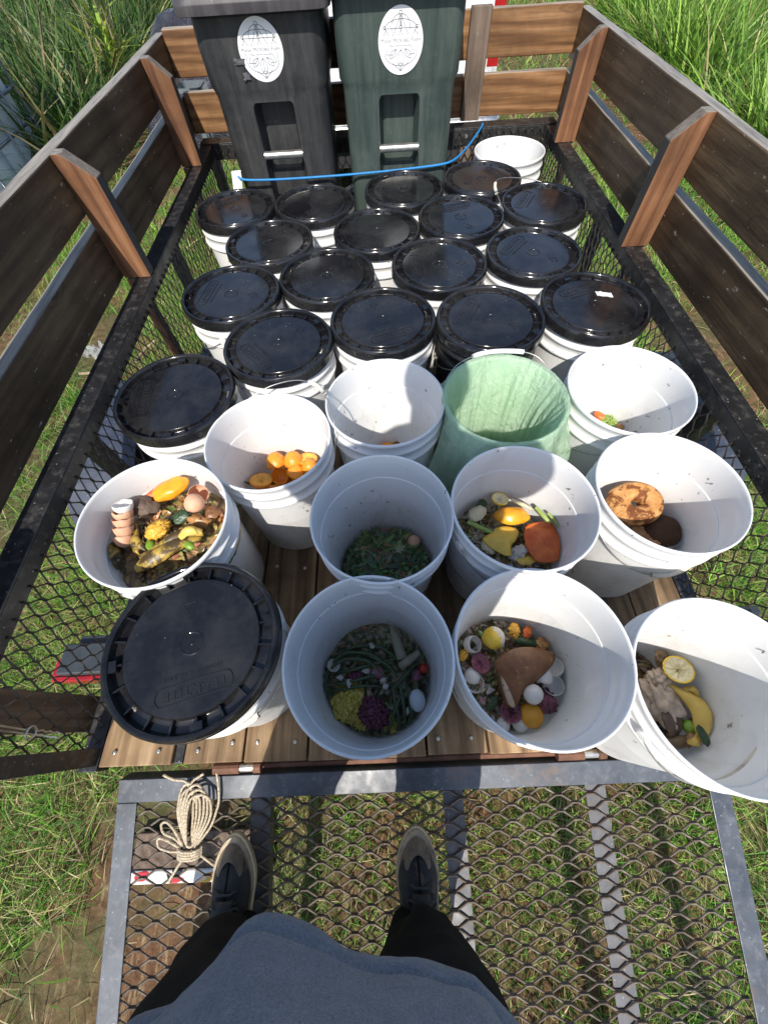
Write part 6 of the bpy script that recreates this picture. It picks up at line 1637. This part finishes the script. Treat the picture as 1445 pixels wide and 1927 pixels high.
# shoes, resting on the sloping ramp
def shoe(tx, ty, heel, s, lbl):
    """outline from toe to heel in ramp coordinates; s=-1 left, 1 right"""
    toe = Vector((tx, ty)); L_ = .302; d = (Vector(heel)-toe).normalized(); sd = Vector((-d.y, d.x))
    if sd.x < 0: sd = -sd
    F_ = lambda u, v_, h: RP @ Vector(((toe+d*u+sd*v_).x, (toe+d*u+sd*v_).y, h))
    def outline(sc_, h, n=40):
        P = []
        for k in range(n):
            t_ = 2*PI*k/n; u = L_/2*(1-math.cos(t_)); f = u/L_
            wv = .0505*(math.sin(PI*min(1, f*1.55+.0))**.52 if f < .32 else 1.0-.18*math.sin(PI*(f-.32)/.55) if f < .80 else (.84*math.sqrt(max(0, 1-((f-.80)/.20)**2)))); 
            wv = max(wv, .0)
            off = -s*.006*math.sin(PI*min(1, f*1.3))*(1 if math.sin(t_)*s > 0 else .3)
            v_ = (1 if math.sin(t_) >= 0 else -1)*wv*sc_ + off
            uu = L_/2+(u-L_/2)*sc_
            P.append(F_(uu, v_, h))
        return P
    so_ = thing('shoe', (0,0,0), None, None); so_.parent = P_; so_.location = (0,0,0)
    m = MB(); m.loft([outline(.97, .001), outline(1.0, .006), outline(1.0, .026), outline(.985, .030)]); m.build('sole', M['shoe_gum'], so_, smooth=False, auto=40)
    m = MB(); m.loft([outline(1.006, .0185), outline(1.012, .0205), outline(1.012, .0245), outline(1.006, .0265)], cap0=False, cap1=False); m.build('foxing_line', M['shoe_cream'], so_, smooth=True)
    # upper: low vamp rising to the ankle
    n = 40; rings = []
    for q_ in range(12):
        f_ = q_/11; ring = []; base = outline(.90, 0)
        for k in range(n):
            t_ = 2*PI*k/n; u = L_/2*(1-math.cos(t_)); f = u/L_
            top = .040+.030*min(1, max(0, (f-.05)/.35))+.045*max(0, (f-.40)/.6)
            h = .029+(top-.029)*math.sin(f_*PI/2)
            shrink = (1-(f_**2.2)*.93)
            # ridge line along the middle of the foot
            cu = .030+(u-.030)*1.0 if u > .03 else .030
            c_ = F_(max(cu, .035), 0, h); b_ = F_(u*.955+.007, 0, h)
            P = base[k]; Pl = RP.inverted() @ P
            mid = RP.inverted() @ F_(max(u, .040)*.93+.010, 0, 0)
            q2_ = mid.lerp(Pl, shrink); ring.append(RP @ Vector((q2_.x, q2_.y, h+.002*noise.noise(Vector((u*60, k*.4, f_*3))))))
        rings.append(ring)
    m = MB(); m.loft(rings, cap0=False); up_ = m.build('upper', M['shoe_upper'], so_, smooth=True)
    # toe cap panel edge and tongue / laces
    m = MB(); 
    tc_ = [outline(.915, .030)[k] for k in list(range(-13, 14))]; cap = []
    for q_ in range(7):
        f_ = q_/6; row = []
        for P in tc_:
            Pl = RP.inverted() @ P; mid = RP.inverted() @ F_(.075, 0, 0); e = Pl.lerp(mid, f_*.42); row.append(RP @ Vector((e.x, e.y, .0305+.0185*math.sin(f_*PI/2)+.0008)))
        cap.append(row)
    m.loft(cap, closed=False); m.build('toe_panel', M['shoe_toe'], up_, smooth=True)
    m = MB()
    for i in range(5):
        u = .088+.019*i; h = .064+.0065*i
        m.tube([F_(u, -.026, h-.012), F_(u+.003, -.012, h), F_(u+.004, .012, h), F_(u, .026, h-.012)], .0028, 6)
    m.tube(smooth_path([F_(.118,-.004,.075), F_(.105,-.022,.074), F_(.112,-.034,.066), F_(.125,-.018,.074), F_(.122,.006,.077), F_(.108,.026,.072), F_(.120,.034,.064), F_(.128,.014,.074)], 4, 2), .0023, 6)
    m.build('laces', M['lace'], up_, smooth=True)
    m = MB(); rr = []
    for i in range(9):
        t_ = i/8; rr.append([F_(.098+.075*t_, v_*(.020+.008*t_), .0655+.030*t_+.006*(1-(v_)**2)) for v_ in (-1,-.6,-.2,.2,.6,1)])
    m.loft(rr, closed=False); m.build('tongue', M['shoe_upper'], up_, smooth=True, solid=.003)
# ramp coords: y = -(distance down ramp)
shoe(-.392, -.112, (-.398, -.40), -1, '')
shoe(.026, -.112, (.032, -.40), 1, '')
# the phone, held just behind the viewpoint
ph = thing('phone', tuple(CAM-FX*.008), 'dark phone held in both hands above the ramp', 'phone')
Mx = Matrix((RX, UX, -FX)).transposed().to_4x4()
m = MB(); R3 = [CAM+RX*(p[0]*.072-.036)+UX*(p[1]*.148-.130)+FX*z for z in (-.0045, -.0125) for p in rrect(0, 1, 0, 1, .12, 0, 4)]
n_ = len(R3)//2; m.loft([R3[:n_], R3[n_:]]); m.build('case', simple('phone case', (.02,.02,.022), .4), ph)
